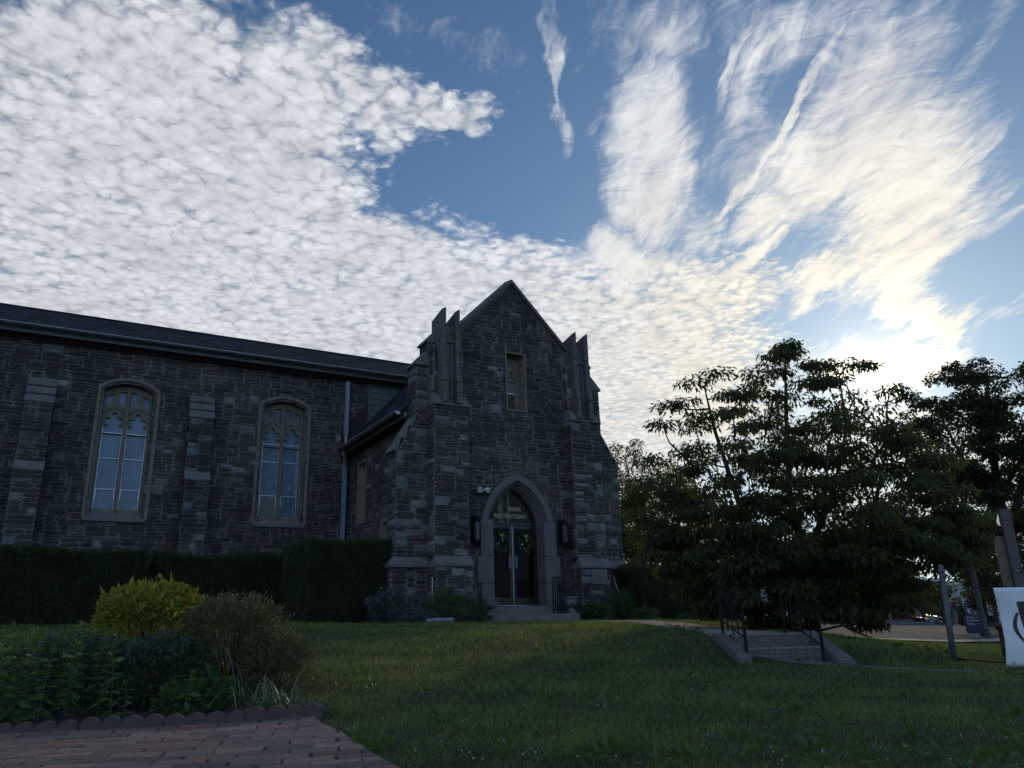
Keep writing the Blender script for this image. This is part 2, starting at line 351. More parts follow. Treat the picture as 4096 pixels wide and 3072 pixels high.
# ------------------------------------------------------------------ rubble masonry
def inpoly(poly, a, b):
    c = False; n = len(poly); j = n-1
    for i in range(n):
        xi, yi = poly[i]; xj, yj = poly[j]
        if (yi > b) != (yj > b) and a < (xj-xi)*(b-yi)/(yj-yi)+xi: c = not c
        j = i
    return c
MORTAR = (.18, .17, .16)
def stone_col(r, light):
    q = r.random()
    if r.random() < light: base = r.choice([(.17,.185,.20), (.14,.15,.16), (.19,.20,.20), (.13,.135,.135)])
    elif q < .42: base = (.056, .062, .058)
    elif q < .62: base = (.070, .060, .060)
    elif q < .80: base = (.044, .048, .047)
    elif q < .93: base = (.086, .078, .072)
    else: base = (.10, .10, .095)
    k = r.uniform(.82, 1.22)
    return tuple(c*k*r.uniform(.95, 1.05) for c in base)
def stones(mb, poly, f, seed, holes=(), light=.03, quoin=None, ca=.06, cb=.062, out=.024):
    """fill a wall region with individually cut stones in mortar; f maps (a, b, n)"""
    r = random.Random(seed)
    a0, a1 = min(p[0] for p in poly), max(p[0] for p in poly); b0, b1 = min(p[1] for p in poly), max(p[1] for p in poly)
    na, nb = int((a1-a0)/ca)+1, int((b1-b0)/cb)+1
    free = [[inpoly(poly, a0+(i+.5)*ca, b0+(j+.5)*cb) and not any(inpoly(h, a0+(i+.5)*ca, b0+(j+.5)*cb) for h in holes) for i in range(na)] for j in range(nb)]
    for j in range(nb):
        i = 0
        while i < na:
            if not free[j][i]: i += 1; continue
            q = r.random(); lt = light; aa = a0+i*ca
            if quoin and quoin(aa, b0+j*cb): lt = .42
            isl = r.random() < lt
            hh = r.choice([2, 3, 3, 4]) if isl else (1 if q < .34 else 2 if q < .88 else 3)
            ww = r.randint(4, 8) if isl else r.randint(3, 10) + (2 if hh < 3 else -1)
            w = 0
            while w < ww and i+w < na and free[j][i+w]: w += 1
            if i+w+1 < na and free[j][i+w] and not (i+w+2 < na and free[j][i+w+1]): w += 1
            h = 1
            while h < hh and j+h < nb and all(free[j+h][i+t] for t in range(w)): h += 1
            for y in range(h):
                for t in range(w): free[j+y][i+t] = False
            g = r.uniform(.008, .015)
            A0, A1, B0, B1 = aa+g, min(aa+w*ca, a1+.02)-g, b0+j*cb+g*.7, min(b0+(j+h)*cb, b1)-g*.7
            i += w
            if A1-A0 < .03 or B1-B0 < .015: continue
            ch = min(B1-B0, A1-A0)*r.uniform(.15, .42); cx = ch*r.uniform(.8, 1.8); cx = min(cx, (A1-A0)*.3)
            jt = lambda s=.006: r.uniform(-s, s)
            O = [(A0+cx, B0+jt()), (A1-cx, B0+jt()), (A1+jt(), B0+ch), (A1+jt(), B1-ch), (A1-cx, B1+jt()), (A0+cx, B1+jt()), (A0+jt(), B1-ch), (A0+jt(), B0+ch)]
            d = out*r.uniform(.55, 1.25); m = .011; ma, mb_ = (A0+A1)/2, (B0+B1)/2
            tilt = r.uniform(-.25, .25)*d
            I = [(x + (m if x < ma else -m), y + (m*.8 if y < mb_ else -m*.8)) for x, y in O]
            V = [f(x, y, -.01) for x, y in O] + [f(x, y, d + tilt*((y-mb_)/(B1-B0)) + r.uniform(-.003, .003)) for x, y in I]
            col = stone_col(r, 1.0 if isl else 0)
            mb.add(V, [(k, (k+1) % 8, 8+(k+1) % 8, 8+k) for k in range(8)] + [tuple(range(8, 16))], col)
def fy(y0, s=1):      # wall facing the camera side (-y)
    return lambda a, b, n: (a, y0-n, b)
def fx(x0, s=-1):     # wall facing -x (s=-1) or +x
    return lambda a, b, n: (x0 + s*n, a, b)
def rect(a0, a1, b0, b1): return [(a0, b0), (a1, b0), (a1, b1), (a0, b1)]
def wall(mb, poly, f, seed, holes=(), depth=.4, **kw):
    mb.prism(poly, f, 0, -depth, holes, MORTAR); stones(mb, poly, f, seed, holes, **kw)
def seg_path(cx, w, zs, h, z0, i, n=14):
    Rr = (w*w+h*h)/(2*h); cz = zs+h-Rr; r = Rr-i; x = w-i; a = math.asin(x/r)
    return [(cx-x, z0)] + [(cx+r*math.sin(-a+2*a*k/n), cz+r*math.cos(-a+2*a*k/n)) for k in range(n+1)] + [(cx+x, z0)]
def pt_path(cx, w, zs, h, z0, i, n=14):
    Rr = (w*w+h*h)/(2*w); c = w-Rr; r = Rr-i; a1 = math.acos(max(-1, min(1, -c/r)))
    right = [(cx+c+r*math.cos(a1*k/n), zs+r*math.sin(a1*k/n)) for k in range(n+1)]
    left = [(2*cx-x, z) for x, z in right]
    return [(cx-(w-i), z0)] + left + right[::-1][1:] + [(cx+w-i, z0)]
def surround(mb, path, f, prof, col=None):
    rings = []
    for i, d in prof: rings.append([f(a, b, -d) for a, b in path(i)])
    return mb.loft(rings, False, col)
def lerp(a, b, t): return a+(b-a)*t

church = empty('stone_church', (OX, OY, 0), ORZ, 'dark rubble stone church with pointed doorway gable and long slate roof behind the lawn', 'church')
ZB = .45   # foot of the walls, below the lawn
# --- nave wall with two traceried windows
NY = 5.87
WIN = [(-9.47, 11), (-4.99, 12)]
n_in = []
def wpath(cx): return lambda i: seg_path(cx, .74, 7.50, .27, 3.78, i)
holes = []
for cx, sd in WIN: holes.append([(cx-.66, 3.74)] + wpath(cx)(.08)[1:-1] + [(cx+.66, 3.74)])
mb = MB()
EAVE = 8.68
wall(mb, [(-18.5, ZB), (2.6, ZB), (2.6, EAVE), (-18.5, EAVE)], fy(NY), 3, holes, .5, light=.035)
mb.box(-18.5, -18.1, NY+.5, NY+10, ZB, EAVE, MORTAR); mb.box(-18.5, 5.9, NY+9.6, NY+10, ZB, EAVE, MORTAR); mb.box(2.6, 5.9, NY+.01, NY+.4, ZB, EAVE, MORTAR); mb.prism([(NY, ZB), (NY+10, ZB), (NY+10, EAVE), (NY+5, 11.2), (NY, EAVE)], lambda a, b, n: (5.5+n, a, b), 0, .4, (), MORTAR)
mb.build('nave_wall', STONE, church)
# glass
def m_glass(name, base, rough=.12, spec=.6, nz=.02, var=.2):
    m, t = new_mat(name); p = obc(t); n = t.noise(p, 1.3, 4, .6); n2 = t.noise(p, 9, 3, .5)
    c = t.mix(t.remap(n, .35, .65), [x*(1-var) for x in base], [x*(1+var) for x in base])
    return finish(m, t, c, rough, 0, spec, t.math('ADD', n, t.math('MULTIPLY', n2, .2)), .25, nz)
GL_BLUE = m_glass('storm_glass', (.095, .155, .235), .25, .55)
GL_LEAD = m_glass('leaded_glass', (.05, .095, .155), .3, .55)
GL_PALE = m_glass('obscured_glass', (.075, .095, .09), .35, .5)
GL_DARK = m_glass('door_glass', (.004, .004, .005), .1, .06, .004)
GL_TRAN = m_glass('transom_glass', (.026, .023, .014), .15, .1, .004)
LEAD = plain('lead_came', (.34, .42, .55), .45, .3, .3, 9, .1)
def arc(cx, cz, r, a0, a1, n=8): return [(cx+r*math.cos(R(lerp(a0, a1, k/n))), cz+r*math.sin(R(lerp(a0, a1, k/n)))) for k in range(n+1)]
def cusp_head(cx, w, zb, zt):
    """outline of one light below the tracery, with cusped pointed head"""
    return [(cx-w, zb), (cx+w, zb), (cx+w, zt-.52), (cx+w*.93, zt-.44), (cx+w*.55, zt-.42), (cx+w*.62, zt-.38)] + \
        arc(cx+w*.62, zt-.29, w*.30, -60, 130, 7) + [(cx+w*.36, zt-.22), (cx+w*.30, zt-.16)] + arc(cx, zt-.13, w*.30, 0, 180, 8) + \
        [(cx-w*.30, zt-.16), (cx-w*.36, zt-.22)] + arc(cx-w*.62, zt-.29, w*.30, 50, 240, 7) + [(cx-w*.62, zt-.38), (cx-w*.55, zt-.42), (cx-w*.93, zt-.44), (cx-w, zt-.52)]
def seg_z(x, zs=7.50, w=.74, h=.27, i=.20):
    Rr = (w*w+h*h)/(2*h); return zs+h-Rr + math.sqrt((Rr-i)**2-x*x)
for wi, (cx, sd) in enumerate(WIN):
    f = fy(NY); P = wpath(cx)
    win = MB(); surround(win, P, f, [(-.085, .0), (-.08, -.04), (.0, -.04), (.015, -.02), (.055, .24), (.10, .26)])
    w0 = win.build('window', LIME2, church); w0['label'] = 'tall window under clear storm panes' if wi == 0 else 'tall window with leaded patterned glass'
    sl_ = MB(); sl_.hexa([(cx-.78, NY-.07, 3.70), (cx+.78, NY-.07, 3.70), (cx+.78, NY+.35, 3.70), (cx-.78, NY+.35, 3.70), (cx-.78, NY-.07, 3.78), (cx+.78, NY-.07, 3.78), (cx+.70, NY+.30, 4.05), (cx-.70, NY+.30, 4.05)])
    sl_.build('window_sill', LIME, w0, bevel=.008)
    tr = MB(); top = [(x, z) for x, z in P(.12)]; ZT = 6.22
    plate = [(cx-.63, ZT)] + [(x, z) for x, z in top[1:-1]] + [(cx+.63, ZT)]
    hl = []
    for s in (-1, 1):
        c = cx + s*.315
        hl.append([(x, z) for x, z in cusp_head(c, .262, ZT+.001, 6.90)])
        for t2 in (-1, 1):      # four top lights
            cc = c + t2*.155; inner = -t2
            xo, xi = cc + t2*.085, cc - t2*.085
            zt1, zt2 = seg_z(xo-cx) - .07, seg_z(xi-cx) - .07
            lo = [(lerp(xi, xo, k/6), 6.98 + (.20*math.sqrt(max(0, 1-(k/6)**2)) if False else .22*((1-k/6)**1.6))) for k in range(7)]
            q = lo + [(xo, zt1), (xi, zt2)]
            hl.append(q)
    # lights reach the plate's lower edge: open them by starting the plate as comb
    hl2 = []
    tr.prism([(cx-.63, ZT-.0)] + plate[1:-1] + [(cx+.63, ZT), (cx+.575, ZT), (cx+.575, ZT+.0005)] if False else plate, f, -.22, -.34, [h if i > -1 else h for i, h in enumerate(hl)])
    tr.box(cx-.05, cx+.05, NY+.17, NY+.34, 4.02, 7.60); tr.box(cx-.018, cx+.018, NY+.13, NY+.17, 4.02, 7.60)
    for s in (-1, 1): tr.box(cx+s*.625-.03, cx+s*.625+.03, NY+.2, NY+.34, 4.0, 6.3); tr.box(cx+s*.315-.02, cx+s*.315+.02, NY+.19, NY+.26, 6.86, seg_z(s*.315)-.0)
    # curved ribs sweeping under the small lights
    for s in (-1, 1):
        for t2 in (-1, 1):
            pts = [(cx+s*.315 + t2*.30*k/8, NY+.205, 7.10 - .24*(1-(1-k/8)**1.8)) for k in range(9)]
            tr.tube(pts, .028, 6)
    tr.box(cx-.64, cx+.64, NY+.2, NY+.36, 3.98, 4.07)
    tr.build('tracery', LIME2, w0)
    gl = MB(); gl.prism([(cx-.65, 4.0), (cx+.65, 4.0)] + P(.1)[1:-1][::-1], f, -.30, -.312); gl.build('window_pane', GL_BLUE if wi == 0 else GL_LEAD, w0)
    fr = MB()
    for s in (-1, 1):
        c = cx+s*.315
        for zz in ((4.62, 5.50, 6.24) if wi == 0 else (4.68, 5.74, 6.30)): fr.box(c-.26, c+.26, NY+.262, NY+.30, zz, zz+.022)
        for t2 in (-1, 1): fr.box(c+t2*.252-.008, c+t2*.252+.008, NY+.27, NY+.30, 4.05, 6.5)
        fr.box(c-.26, c+.26, NY+.262, NY+.30, 4.06, 4.075)
        for t2 in (-1, 1): fr.box(c+t2*.235-.012, c+t2*.235+.012, NY+.245, NY+.27, 4.36, 4.66)
    fr.build('sash_bar', ALUM, w0)
    if wi == 1:
        ld = MB(); y = NY+.292
        def ln(p, q, r=.0055): ld.tube([(p[0], y, p[1]), (q[0], y, q[1])], r, 4)
        def ci(c, z, r): 
            for k in range(10): ln((c+r*math.cos(k*PI/5), z+r*math.sin(k*PI/5)), (c+r*math.cos((k+1)*PI/5), z+r*math.sin((k+1)*PI/5)), .005)
        for s in (-1, 1):
            c = cx+s*.315
            for d in (.195, .215): ln((c-d, 4.72), (c-d, 6.5)); ln((c+d, 4.72), (c+d, 6.5))
            for k in range(4):
                z0 = 4.74 + k*.47
                ln((c-.19, z0), (c+.19, z0+.42)); ln((c+.19, z0), (c-.19, z0+.42)); ln((c-.19, z0+.06), (c+.13, z0+.42)); ln((c+.19, z0+.06), (c-.13, z0+.42))
                ci(c, z0+.21, .075); ci(c, z0+.21, .04); ln((c, z0), (c, z0+.13)); ln((c, z0+.29), (c, z0+.46)); ci(c, z0+.46, .05)
            for t2 in (-1, 1):
                cc = c+t2*.155
                for k in range(3): ln((cc-.06, 7.15+k*.09), (cc+.06, 7.24+k*.09)); ln((cc+.06, 7.15+k*.09), (cc-.06, 7.24+k*.09))
        c = cx+.315
        for p, q in (((-.17, 4.14), (.17, 4.14)), ((-.17, 4.14), (-.17, 4.55)), ((.17, 4.14), (.17, 4.55)), ((-.17, 4.2), (0, 4.42)), ((.17, 4.2), (0, 4.42)), ((0, 4.42), (0, 4.6))): ln((c+p[0], p[1]), (c+q[0], q[1]))
        ld.build('leading', LEAD, w0)
        pb = MB(); pb.box(cx-.555, cx-.075, NY+.268, NY+.276, 4.09, 4.67); pb.build('blind_panel', GL_PALE, w0)
# --- nave buttresses
def butt(cx, w, seed, name='buttress'):
    mb = MB(); h = w/2
    for za, zb, pr in ((ZB, 4.9, .62), (4.9, 6.78, .40)):
        wall(mb, rect(cx-h, cx+h, za, zb), fy(NY-pr), seed, (), .02, light=.12); 
        mb.box(cx-h+.001, cx+h-.001, NY-pr+.02, NY+.05, za, zb-.001, MORTAR)
        wall(mb, rect(NY-pr, NY, za, zb), fx(cx-h), seed+1, (), .01, light=.1); wall(mb, rect(NY-pr, NY, za, zb), fx(cx+h, 1), seed+2, (), .01, light=.1)
        seed += 5
    o = mb.build(name, STONE, church)
    cp = MB()
    for k in range(3):
        z0 = 6.78+k*.27; y0 = NY-.43+k*.135
        cp.hexa([(cx-h-.025, y0, z0), (cx+h+.025, y0, z0), (cx+h+.025, NY, z0), (cx-h-.025, NY, z0), (cx-h-.025, y0, z0+.05), (cx+h+.025, y0, z0+.05), (cx+h+.025, min(NY, y0+.17), z0+.26), (cx-h-.025, min(NY, y0+.17), z0+.26)])
    cp.hexa([(cx-h-.02, NY-.66, 4.88), (cx+h+.02, NY-.66, 4.88), (cx+h+.02, NY-.38, 4.88), (cx-h-.02, NY-.38, 4.88), (cx-h-.02, NY-.66, 4.93), (cx+h+.02, NY-.66, 4.93), (cx+h+.02, NY-.39, 5.2), (cx-h-.02, NY-.39, 5.2)])
    build_each(cp, 'weathering_slab', LIME, o, bevel=.008)
for k, cx in enumerate((-11.65, -7.5, -16.0)): butt(cx, .66, 40+k*17)
# --- nave roof, gutter, fascia
def m_slate(name, c0, ax):
    m, t = new_mat(name); p = obc(t)
    br = t.node('ShaderNodeTexBrick', {'Vector': t.vmath('ADD', p, t.scalev(t.vmath('SUBTRACT', t.noise(p, 3, 3, .5, out=1), (.5,.5,.5)), .03, .03, .03)), 'Color1': (*[x*.5 for x in c0], 1), 'Color2': (*[x*1.75 for x in c0], 1), 'Mortar': (*[x*.25 for x in c0], 1), 'Scale': 1.0, 'Mortar Size': .012, 'Mortar Smooth': .4, 'Brick Width': .42, 'Row Height': .26})
    n = t.noise(p, 5, 5, .65)
    c = t.mix(1.0, br.outputs[0], t.mix(n, (.6, .6, .62), (1.35, 1.33, 1.35)), 'MULTIPLY')
    sp = t.node('ShaderNodeSeparateXYZ', {0: p}).outputs[1]
    saw = t.math('FRACT', t.math('DIVIDE', sp, .26))
    return finish(m, t, c, .95, 0, .08, t.math('ADD', t.math('MULTIPLY', saw, -1), t.math('MULTIPLY', n, 1.4)), 1.0, .05)
SLATE = m_slate('slate_shingles', (.020, .025, .034), 0)
def slab_roof(name, origin, xdir, ydir, L, Hh, mat, thick=.06, parent=None, clip=None):
    """a sheet of shingles in its own plane: local x along the eave, y up the slope"""
    zd = xdir.cross(ydir).normalized(); mb = MB(); poly = clip or rect(0, L, 0, Hh)
    mb.prism(poly, lambda a, b, n: (a, b, n), 0, -thick)
    o = mb.build(name, mat, parent); Mx = Matrix((xdir.normalized(), ydir.normalized(), zd)).transposed().to_4x4(); Mx.translation = Vector(origin); o.matrix_local = Mx
    return o
rs = math.atan2(11.38-8.72, 5.3)
slab_roof('nave_roof', (-18.7, NY-.35, 8.72), Vector((1, 0, 0)), Vector((0, math.cos(rs), math.sin(rs))), 24.7, 5.93, SLATE, parent=church)
slab_roof('nave_roof', (6.0, NY+10.3, 8.72), Vector((-1, 0, 0)), Vector((0, -math.cos(rs), math.sin(rs))), 24.7, 5.93, SLATE, parent=church)
rc = MB(); rc.tube([(-18.7, NY+4.97, 11.385), (6.0, NY+4.97, 11.385)], .05, 6); rc.build('ridge_cap', SLATE, church)
def half_gutter(mb, p0, p1, r, side, n=8):
    p0, p1 = Vector(p0), Vector(p1); ring = []
    for p in (p0, p1):
        outer = [p + side*(r*math.cos(PI*k/n)) + Vector((0, 0, -r*math.sin(PI*k/n))) for k in range(n+1)]
        inner = [p + side*((r-.012)*math.cos(PI*k/n)) + Vector((0, 0, -(r-.012)*math.sin(PI*k/n))) for k in range(n, -1, -1)]
        ring.append(outer+inner)
    mb.loft(ring, True, None, True)
g = MB(); half_gutter(g, (-18.7, NY-.42, 8.93), (-.62, NY-.42, 8.93), .085, Vector((0, -1, 0)))
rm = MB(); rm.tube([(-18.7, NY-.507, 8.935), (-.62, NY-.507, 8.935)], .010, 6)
for k in range(13):
    x = -18 + k*1.42; g.box(x-.012, x+.012, NY-.515, NY-.33, 8.82, 8.845)
RIM_HIGHLIGHT = plain('rim_highlight_tone', (.5, .55, .62), .4, .5, .1, 3, .05)  # bright tone for tubes that draw the highlight along the gutter lips
rm.build('gutter_rim_highlight', RIM_HIGHLIGHT, g.build('gutter', GUTTER, church))
b = MB(); b.box(-18.6, -.55, NY-.34, NY-.03, 8.70, 8.74); b.hexa([(-18.6, NY-.12, 8.62), (-.55, NY-.12, 8.62), (-.55, NY+.0, 8.62), (-18.6, NY, 8.62), (-18.6, NY-.30, 8.70), (-.55, NY-.30, 8.70), (-.55, NY, 8.70), (-18.6, NY, 8.70)])
b.box(-18.6, -.55, NY-.335, NY-.31, 8.72, 8.86)
b.build('eaves_board', plain('eaves_paint', (.055, .066, .062), .6, 0, .3, 3, .3), church)

# --- entrance wing
G = 1.0
fz = fy(0)
door_path = lambda i: pt_path(0, 1.15, 3.08, 1.57, 1.12, i)
slot_hole = rect(-.22, .36, 6.50, 8.16)
gable = [(-2.66, ZB), (2.66, ZB), (2.66, 8.2), (1.72, 8.62), (0, 10.42), (-1.72, 8.62), (-2.66, 8.2)]
dh = [(-1.07, 1.10)] + door_path(.08)[1:-1] + [(1.07, 1.10)]
mb = MB(); mb.prism(gable, fz, 0, -.6, [dh, slot_hole], MORTAR)
stones(mb, [(-1.67, ZB), (1.67, ZB), (1.67, 8.6), (0, 10.36), (-1.67, 8.6)], fz, 101, [dh, slot_hole], .035)
mb.build('gable_wall', STONE, church)
# coping
cp = MB()
for s in (-1, 1):
    n = 7
    for k in range(n):
        t0, t1 = k/n, (k+1)/n - .006
        x0, z0 = s*lerp(1.86, 0, t0), lerp(8.62, 10.5, t0); x1, z1 = s*lerp(1.86, 0, t1), lerp(8.62, 10.5, t1)
        q = .12
        cp.hexa([(x0, -.09, z0-q), (x1, -.09, z1-q), (x1, .66, z1-q), (x0, .66, z0-q), (x0, -.09, z0+.02), (x1, -.09, z1+.02), (x1, .3, z1+.10), (x0, .3, z0+.10)])
        cp.hexa([(x0, .3, z0-q), (x1, .3, z1-q), (x1, .66, z1-q), (x0, .66, z0-q), (x0, .3, z0+.10), (x1, .3, z1+.10), (x1, .66, z1+.02), (x0, .66, z0+.02)])
cp.build('gable_coping', plain('coping_stone', (.085, .082, .082), .85, 0, .25, 3, .3), church)
# front buttresses with pinnacles
for s in (-1, 1):
    mb = MB(); a0, a1 = (1.66, 2.66) if s > 0 else (-2.66, -1.66); qa = lambda a, b: True
    pz = ((ZB, 2.12, .52), (2.36, 6.28, .40))
    for za, zb, pr in pz:
        mb.box(a0+.002, a1-.002, -pr+.01, .05, za, zb, MORTAR)
        stones(mb, rect(a0, a1, za, zb), fy(-pr), 200+int(za*10)+s, (), .22); stones(mb, rect(-pr, 0, za, zb), fx(a0), 230+int(za)+s, (), .1); stones(mb, rect(-pr, 0, za, zb), fx(a1, 1), 250+int(za)+s, (), .1)
    c0, c1 = (1.72, 2.60) if s > 0 else (-2.60, -1.72)
    mb.box(c0, c1, -.20, .05, 6.3, 8.0, MORTAR); stones(mb, rect(c0, c0+.18, 6.5, 7.95), fy(-.20), 300+s, (), .1, ca=.045); stones(mb, rect(c1-.18, c1, 6.5, 7.95), fy(-.20), 310+s, (), .1, ca=.045)
    stones(mb, rect(-.20, 0, 6.4, 8.0), fx(c0), 320+s, (), .2, ca=.045)
    o = mb.build('front_buttress', STONE, church)
    wt = MB(); wt.hexa([(a0-.02, -.56, 2.10), (a1+.02, -.56, 2.10), (a1+.02, 0, 2.10), (a0-.02, 0, 2.10), (a0-.02, -.56, 2.16), (a1+.02, -.56, 2.16), (a1, -.40, 2.38), (a0, -.40, 2.38)])
    for u0, u1 in ((c0-.06, c0+.22), (c1-.22, c1+.06)):
        wt.hexa([(u0-.03, -.46, 6.26), (u1+.03, -.46, 6.26), (u1+.03, 0, 6.26), (u0-.03, 0, 6.26), (u0-.03, -.46, 6.31), (u1+.03, -.46, 6.31), (u1-.03, -.22, 6.62), (u0+.05, -.22, 6.62)])
    wt.box(c0, c1, -.44, 0, 6.26, 6.33)
    build_each(wt, 'weathering_slab', LIME, o, bevel=.006)
    pn = MB(); cm = (c0+c1)/2
    for du in (-.21, .21):
        u = cm+du-.02; w = .07
        for z0, z1, yf in ((6.33, 6.62, -.50), (6.63, 6.93, -.50)): pn.box(u-w, u+w, yf, -.1, z0, z1)
        pn.box(u-w-.01, u+w+.01, -.52, -.1, 6.93, 6.97)
        pn.hexa([(u-w, -.50, 6.97), (u+w, -.50, 6.97), (u+w, -.1, 6.97), (u-w, -.1, 6.97), (u-w, -.42, 7.35), (u+w, -.42, 7.35), (u+w, -.1, 7.35), (u-w, -.1, 7.35)])
        for z0, z1 in ((7.355, 7.75), (7.76, 8.19)): pn.box(u-w, u+w, -.42, .0, z0, z1)
        pn.hexa([(u-w, -.42, 8.2), (u+w, -.42, 8.2), (u+w, .24, 8.2), (u-w, .24, 8.2), (u-w, -.42, 8.98), (u+w, -.42, 9.07), (u+w, .24, 8.90), (u-w, .24, 8.84)])
    pn.box(c0+.12, c1-.12, -.30, 0, 6.33, 8.52); pn.box(cm-.13, cm-.05, -.335, -.3, 6.5, 8.05); pn.box(cm+.01, cm+.09, -.335, -.3, 6.5, 8.05)
    pn.box(cm-.2, cm+.16, -.36, -.3, 8.06, 8.13); pn.box(cm-.14, cm-.03, -.32, .1, 8.3, 8.60); pn.box(cm+.02, cm+.12, -.32, .1, 8.3, 8.60)
    pn.build('pinnacle', plain('pinnacle_stone', (.095, .088, .086), .85, 0, .25, 4, .3), o, bevel=.006)
    if s > 0:
        cs = MB(); cs.box(1.98, 2.50, -.565, -.5, 1.66, 2.06); cs.tube([(2.2, -.57, 1.90), (2.18, -.575, 1.80), (2.22, -.57, 1.76)], .012, 5); cs.tube([(2.32, -.57, 1.90), (2.30, -.575, 1.80), (2.27, -.57, 1.76)], .012, 5)
        cs.build('cornerstone', plain('cornerstone_granite', (.13, .115, .12), .8, 0, .3, 6, .4), o, bevel=.01)
# side buttresses
for s in (-1, 1):
    mb = MB(); S = lambda a: a*s
    def R2(a0, a1, z0, z1): return rect(min(S(a0), S(a1)), max(S(a0), S(a1)), z0, z1)
    def slab(a0, a1, z0, z1, yb, seed, light=.2):
        x0, x1 = min(S(a0), S(a1)), max(S(a0), S(a1)); mb.box(x0+.002, x1-.002, .012, yb, z0, z1, MORTAR)
        stones(mb, rect(x0, x1, z0, z1), fy(0.012), seed, (), light); stones(mb, rect(0, yb, z0, z1), fx(S(a1), s), seed+9, (), light*.8)
    slab(2.66, 3.64, ZB, 2.12, .56, 401+s, .1); slab(2.66, 3.54, 2.36, 5.05, .52, 421+s, .22); slab(2.66, 3.02, 5.05, 7.45, .52, 441+s, .25); slab(2.36, 2.70, 7.4, 8.15, .5, 461+s, .2)
    poly = [(S(3.0), 5.05), (S(3.5), 5.05), (S(3.0), 5.95)]
    mb.prism(poly, fy(.012), 0, -.5, (), MORTAR); stones(mb, poly, fy(.012), 471+s, (), .1)
    o = mb.build('side_buttress', STONE, church)
    wt = MB()
    wt.hexa([(S(2.66), -.06, 2.10), (S(3.72), -.06, 2.10), (S(3.72), .62, 2.10), (S(2.66), .62, 2.10), (S(2.66), -.06, 2.16), (S(3.72), -.06, 2.16), (S(3.56), .02, 2.38), (S(2.66), .02, 2.38)])
    for k in range(3):
        a, z = 3.64-.21*k, 5.02+.34*k; a2, z2 = a-.23, z+.37
        wt.hexa([(S(a), -.03, z), (S(a-.12), -.03, z-.02), (S(a-.12), .56, z-.02), (S(a), .56, z), (S(a), -.03, z+.03), (S(a2), -.03, z2), (S(a2), .56, z2), (S(a), .56, z+.03)])
    wt.hexa([(S(3.08), -.05, 7.42), (S(2.6), -.05, 7.42), (S(2.6), .58, 7.42), (S(3.08), .58, 7.42), (S(3.08), -.05, 7.47), (S(2.72), -.05, 7.86), (S(2.72), .58, 7.86), (S(3.08), .58, 7.47)])
    wt.hexa([(S(2.76), -.05, 8.10), (S(2.3), -.05, 8.10), (S(2.3), .55, 8.10), (S(2.76), .55, 8.10), (S(2.76), -.05, 8.15), (S(2.42), -.05, 8.52), (S(2.42), .55, 8.52), (S(2.76), .55, 8.15)])
    build_each(wt, 'weathering_slab', LIME, o, bevel=.008)
# side wall of the wing
mb = MB(); s1 = rect(4.32, 4.93, 3.82, 5.60); s2 = rect(2.2, 2.84, 2.55, 3.52)
wall(mb, rect(.5, NY, ZB, 6.05), fx(-2.8), 510, [s1, s2], .4, light=.02); mb.box(2.4, 2.8, .5, NY, ZB, 6.4, MORTAR)
mb.build('side_wall', STONE, church)
for hl in (s1, s2):
    a0, a1, b0, b1 = hl[0][0], hl[1][0], hl[0][1], hl[2][1]; sw = MB(); f = fx(-2.8)
    pth = lambda i: [(a0-.09+i, b0-.09+i), (a1+.09-i, b0-.09+i), (a1+.09-i, b1+.10-i), (a0-.09+i, b1+.10-i)]
    sw.loft([[f(a, b, -d) for a, b in pth(i)] for i, d in ((0, 0), (0, -.035), (.07, -.035), (.16, .22), (.20, .24))], True)
    o = sw.build('side_window', LIME2, church); gp_ = MB(); gp_.prism(rect(a0+.05, a1-.05, b0+.05, b1-.05), f, -.235, -.245); gp_.build('window_pane', GL_DARK, o)
# wing roof
th = math.atan2(1.09, 1); ux = 3.22
def wing_roof(s):
    ux = 3.22 if s < 0 else 2.9
    L = (NY+.02) - .52; slope = math.hypot(ux, ux*1.09)
    xd = Vector((0, -1, 0)) if s < 0 else Vector((0, 1, 0)); yd = Vector((-s*math.cos(th), 0, math.sin(th)))
    org = (s*ux, NY+.0 if s < 0 else .52, 9.69-ux*1.09+.05)
    # runs back to the nave wall, above the nave eaves it carries on over the nave roof
    ext = 4.0
    poly = [(0, 0), (L, 0), (L, slope), (0, slope)]
    return slab_roof('wing_roof', org, xd, yd, L, slope, SLATE, .08, church, poly)
wing_roof(-1); wing_roof(1)
g = MB(); gz = 6.24
half_gutter(g, (-3.27, .60, gz), (-3.27, 5.45, gz-.02), .088, Vector((-1, 0, 0)))
for k in range(7): 
    y = .9+k*.75
    for a in range(7): pass
    g.tube([(-3.27-.097*math.cos(PI*t/6), y, gz-.01-.097*math.sin(PI*t/6)) for t in range(7)], .011, 5)
cap = MB()
rm = MB(); rm.tube([(-3.36, .60, gz+.006), (-3.36, 5.45, gz-.014)], .010, 6)  # highlight line of the wing gutter, added as a bright tube
rm.build('gutter_rim_highlight', RIM_HIGHLIGHT, g.build('wing_gutter', plain('wing_gutter_metal', (.075, .075, .068), .5, .3, .35, 5, .1), church))
cap.prism([(-3.27+.088*math.cos(PI+PI*k/8), gz+.088*math.sin(PI+PI*k/8)) for k in range(9)], lambda a, b, n: (a, .60-n, b), 0, .01); cap.box(-3.13, -3.05, .54, .60, gz-.16, gz+.08); cap.build('gutter_end_cap', ALUM, church)
fb = MB(); fb.box(-3.16, -2.82, .53, NY, 6.03, 6.10); fb.box(-3.17, -3.13, .53, NY, 6.03, 6.2); fb.build('wing_eaves_board', DARKW, church)
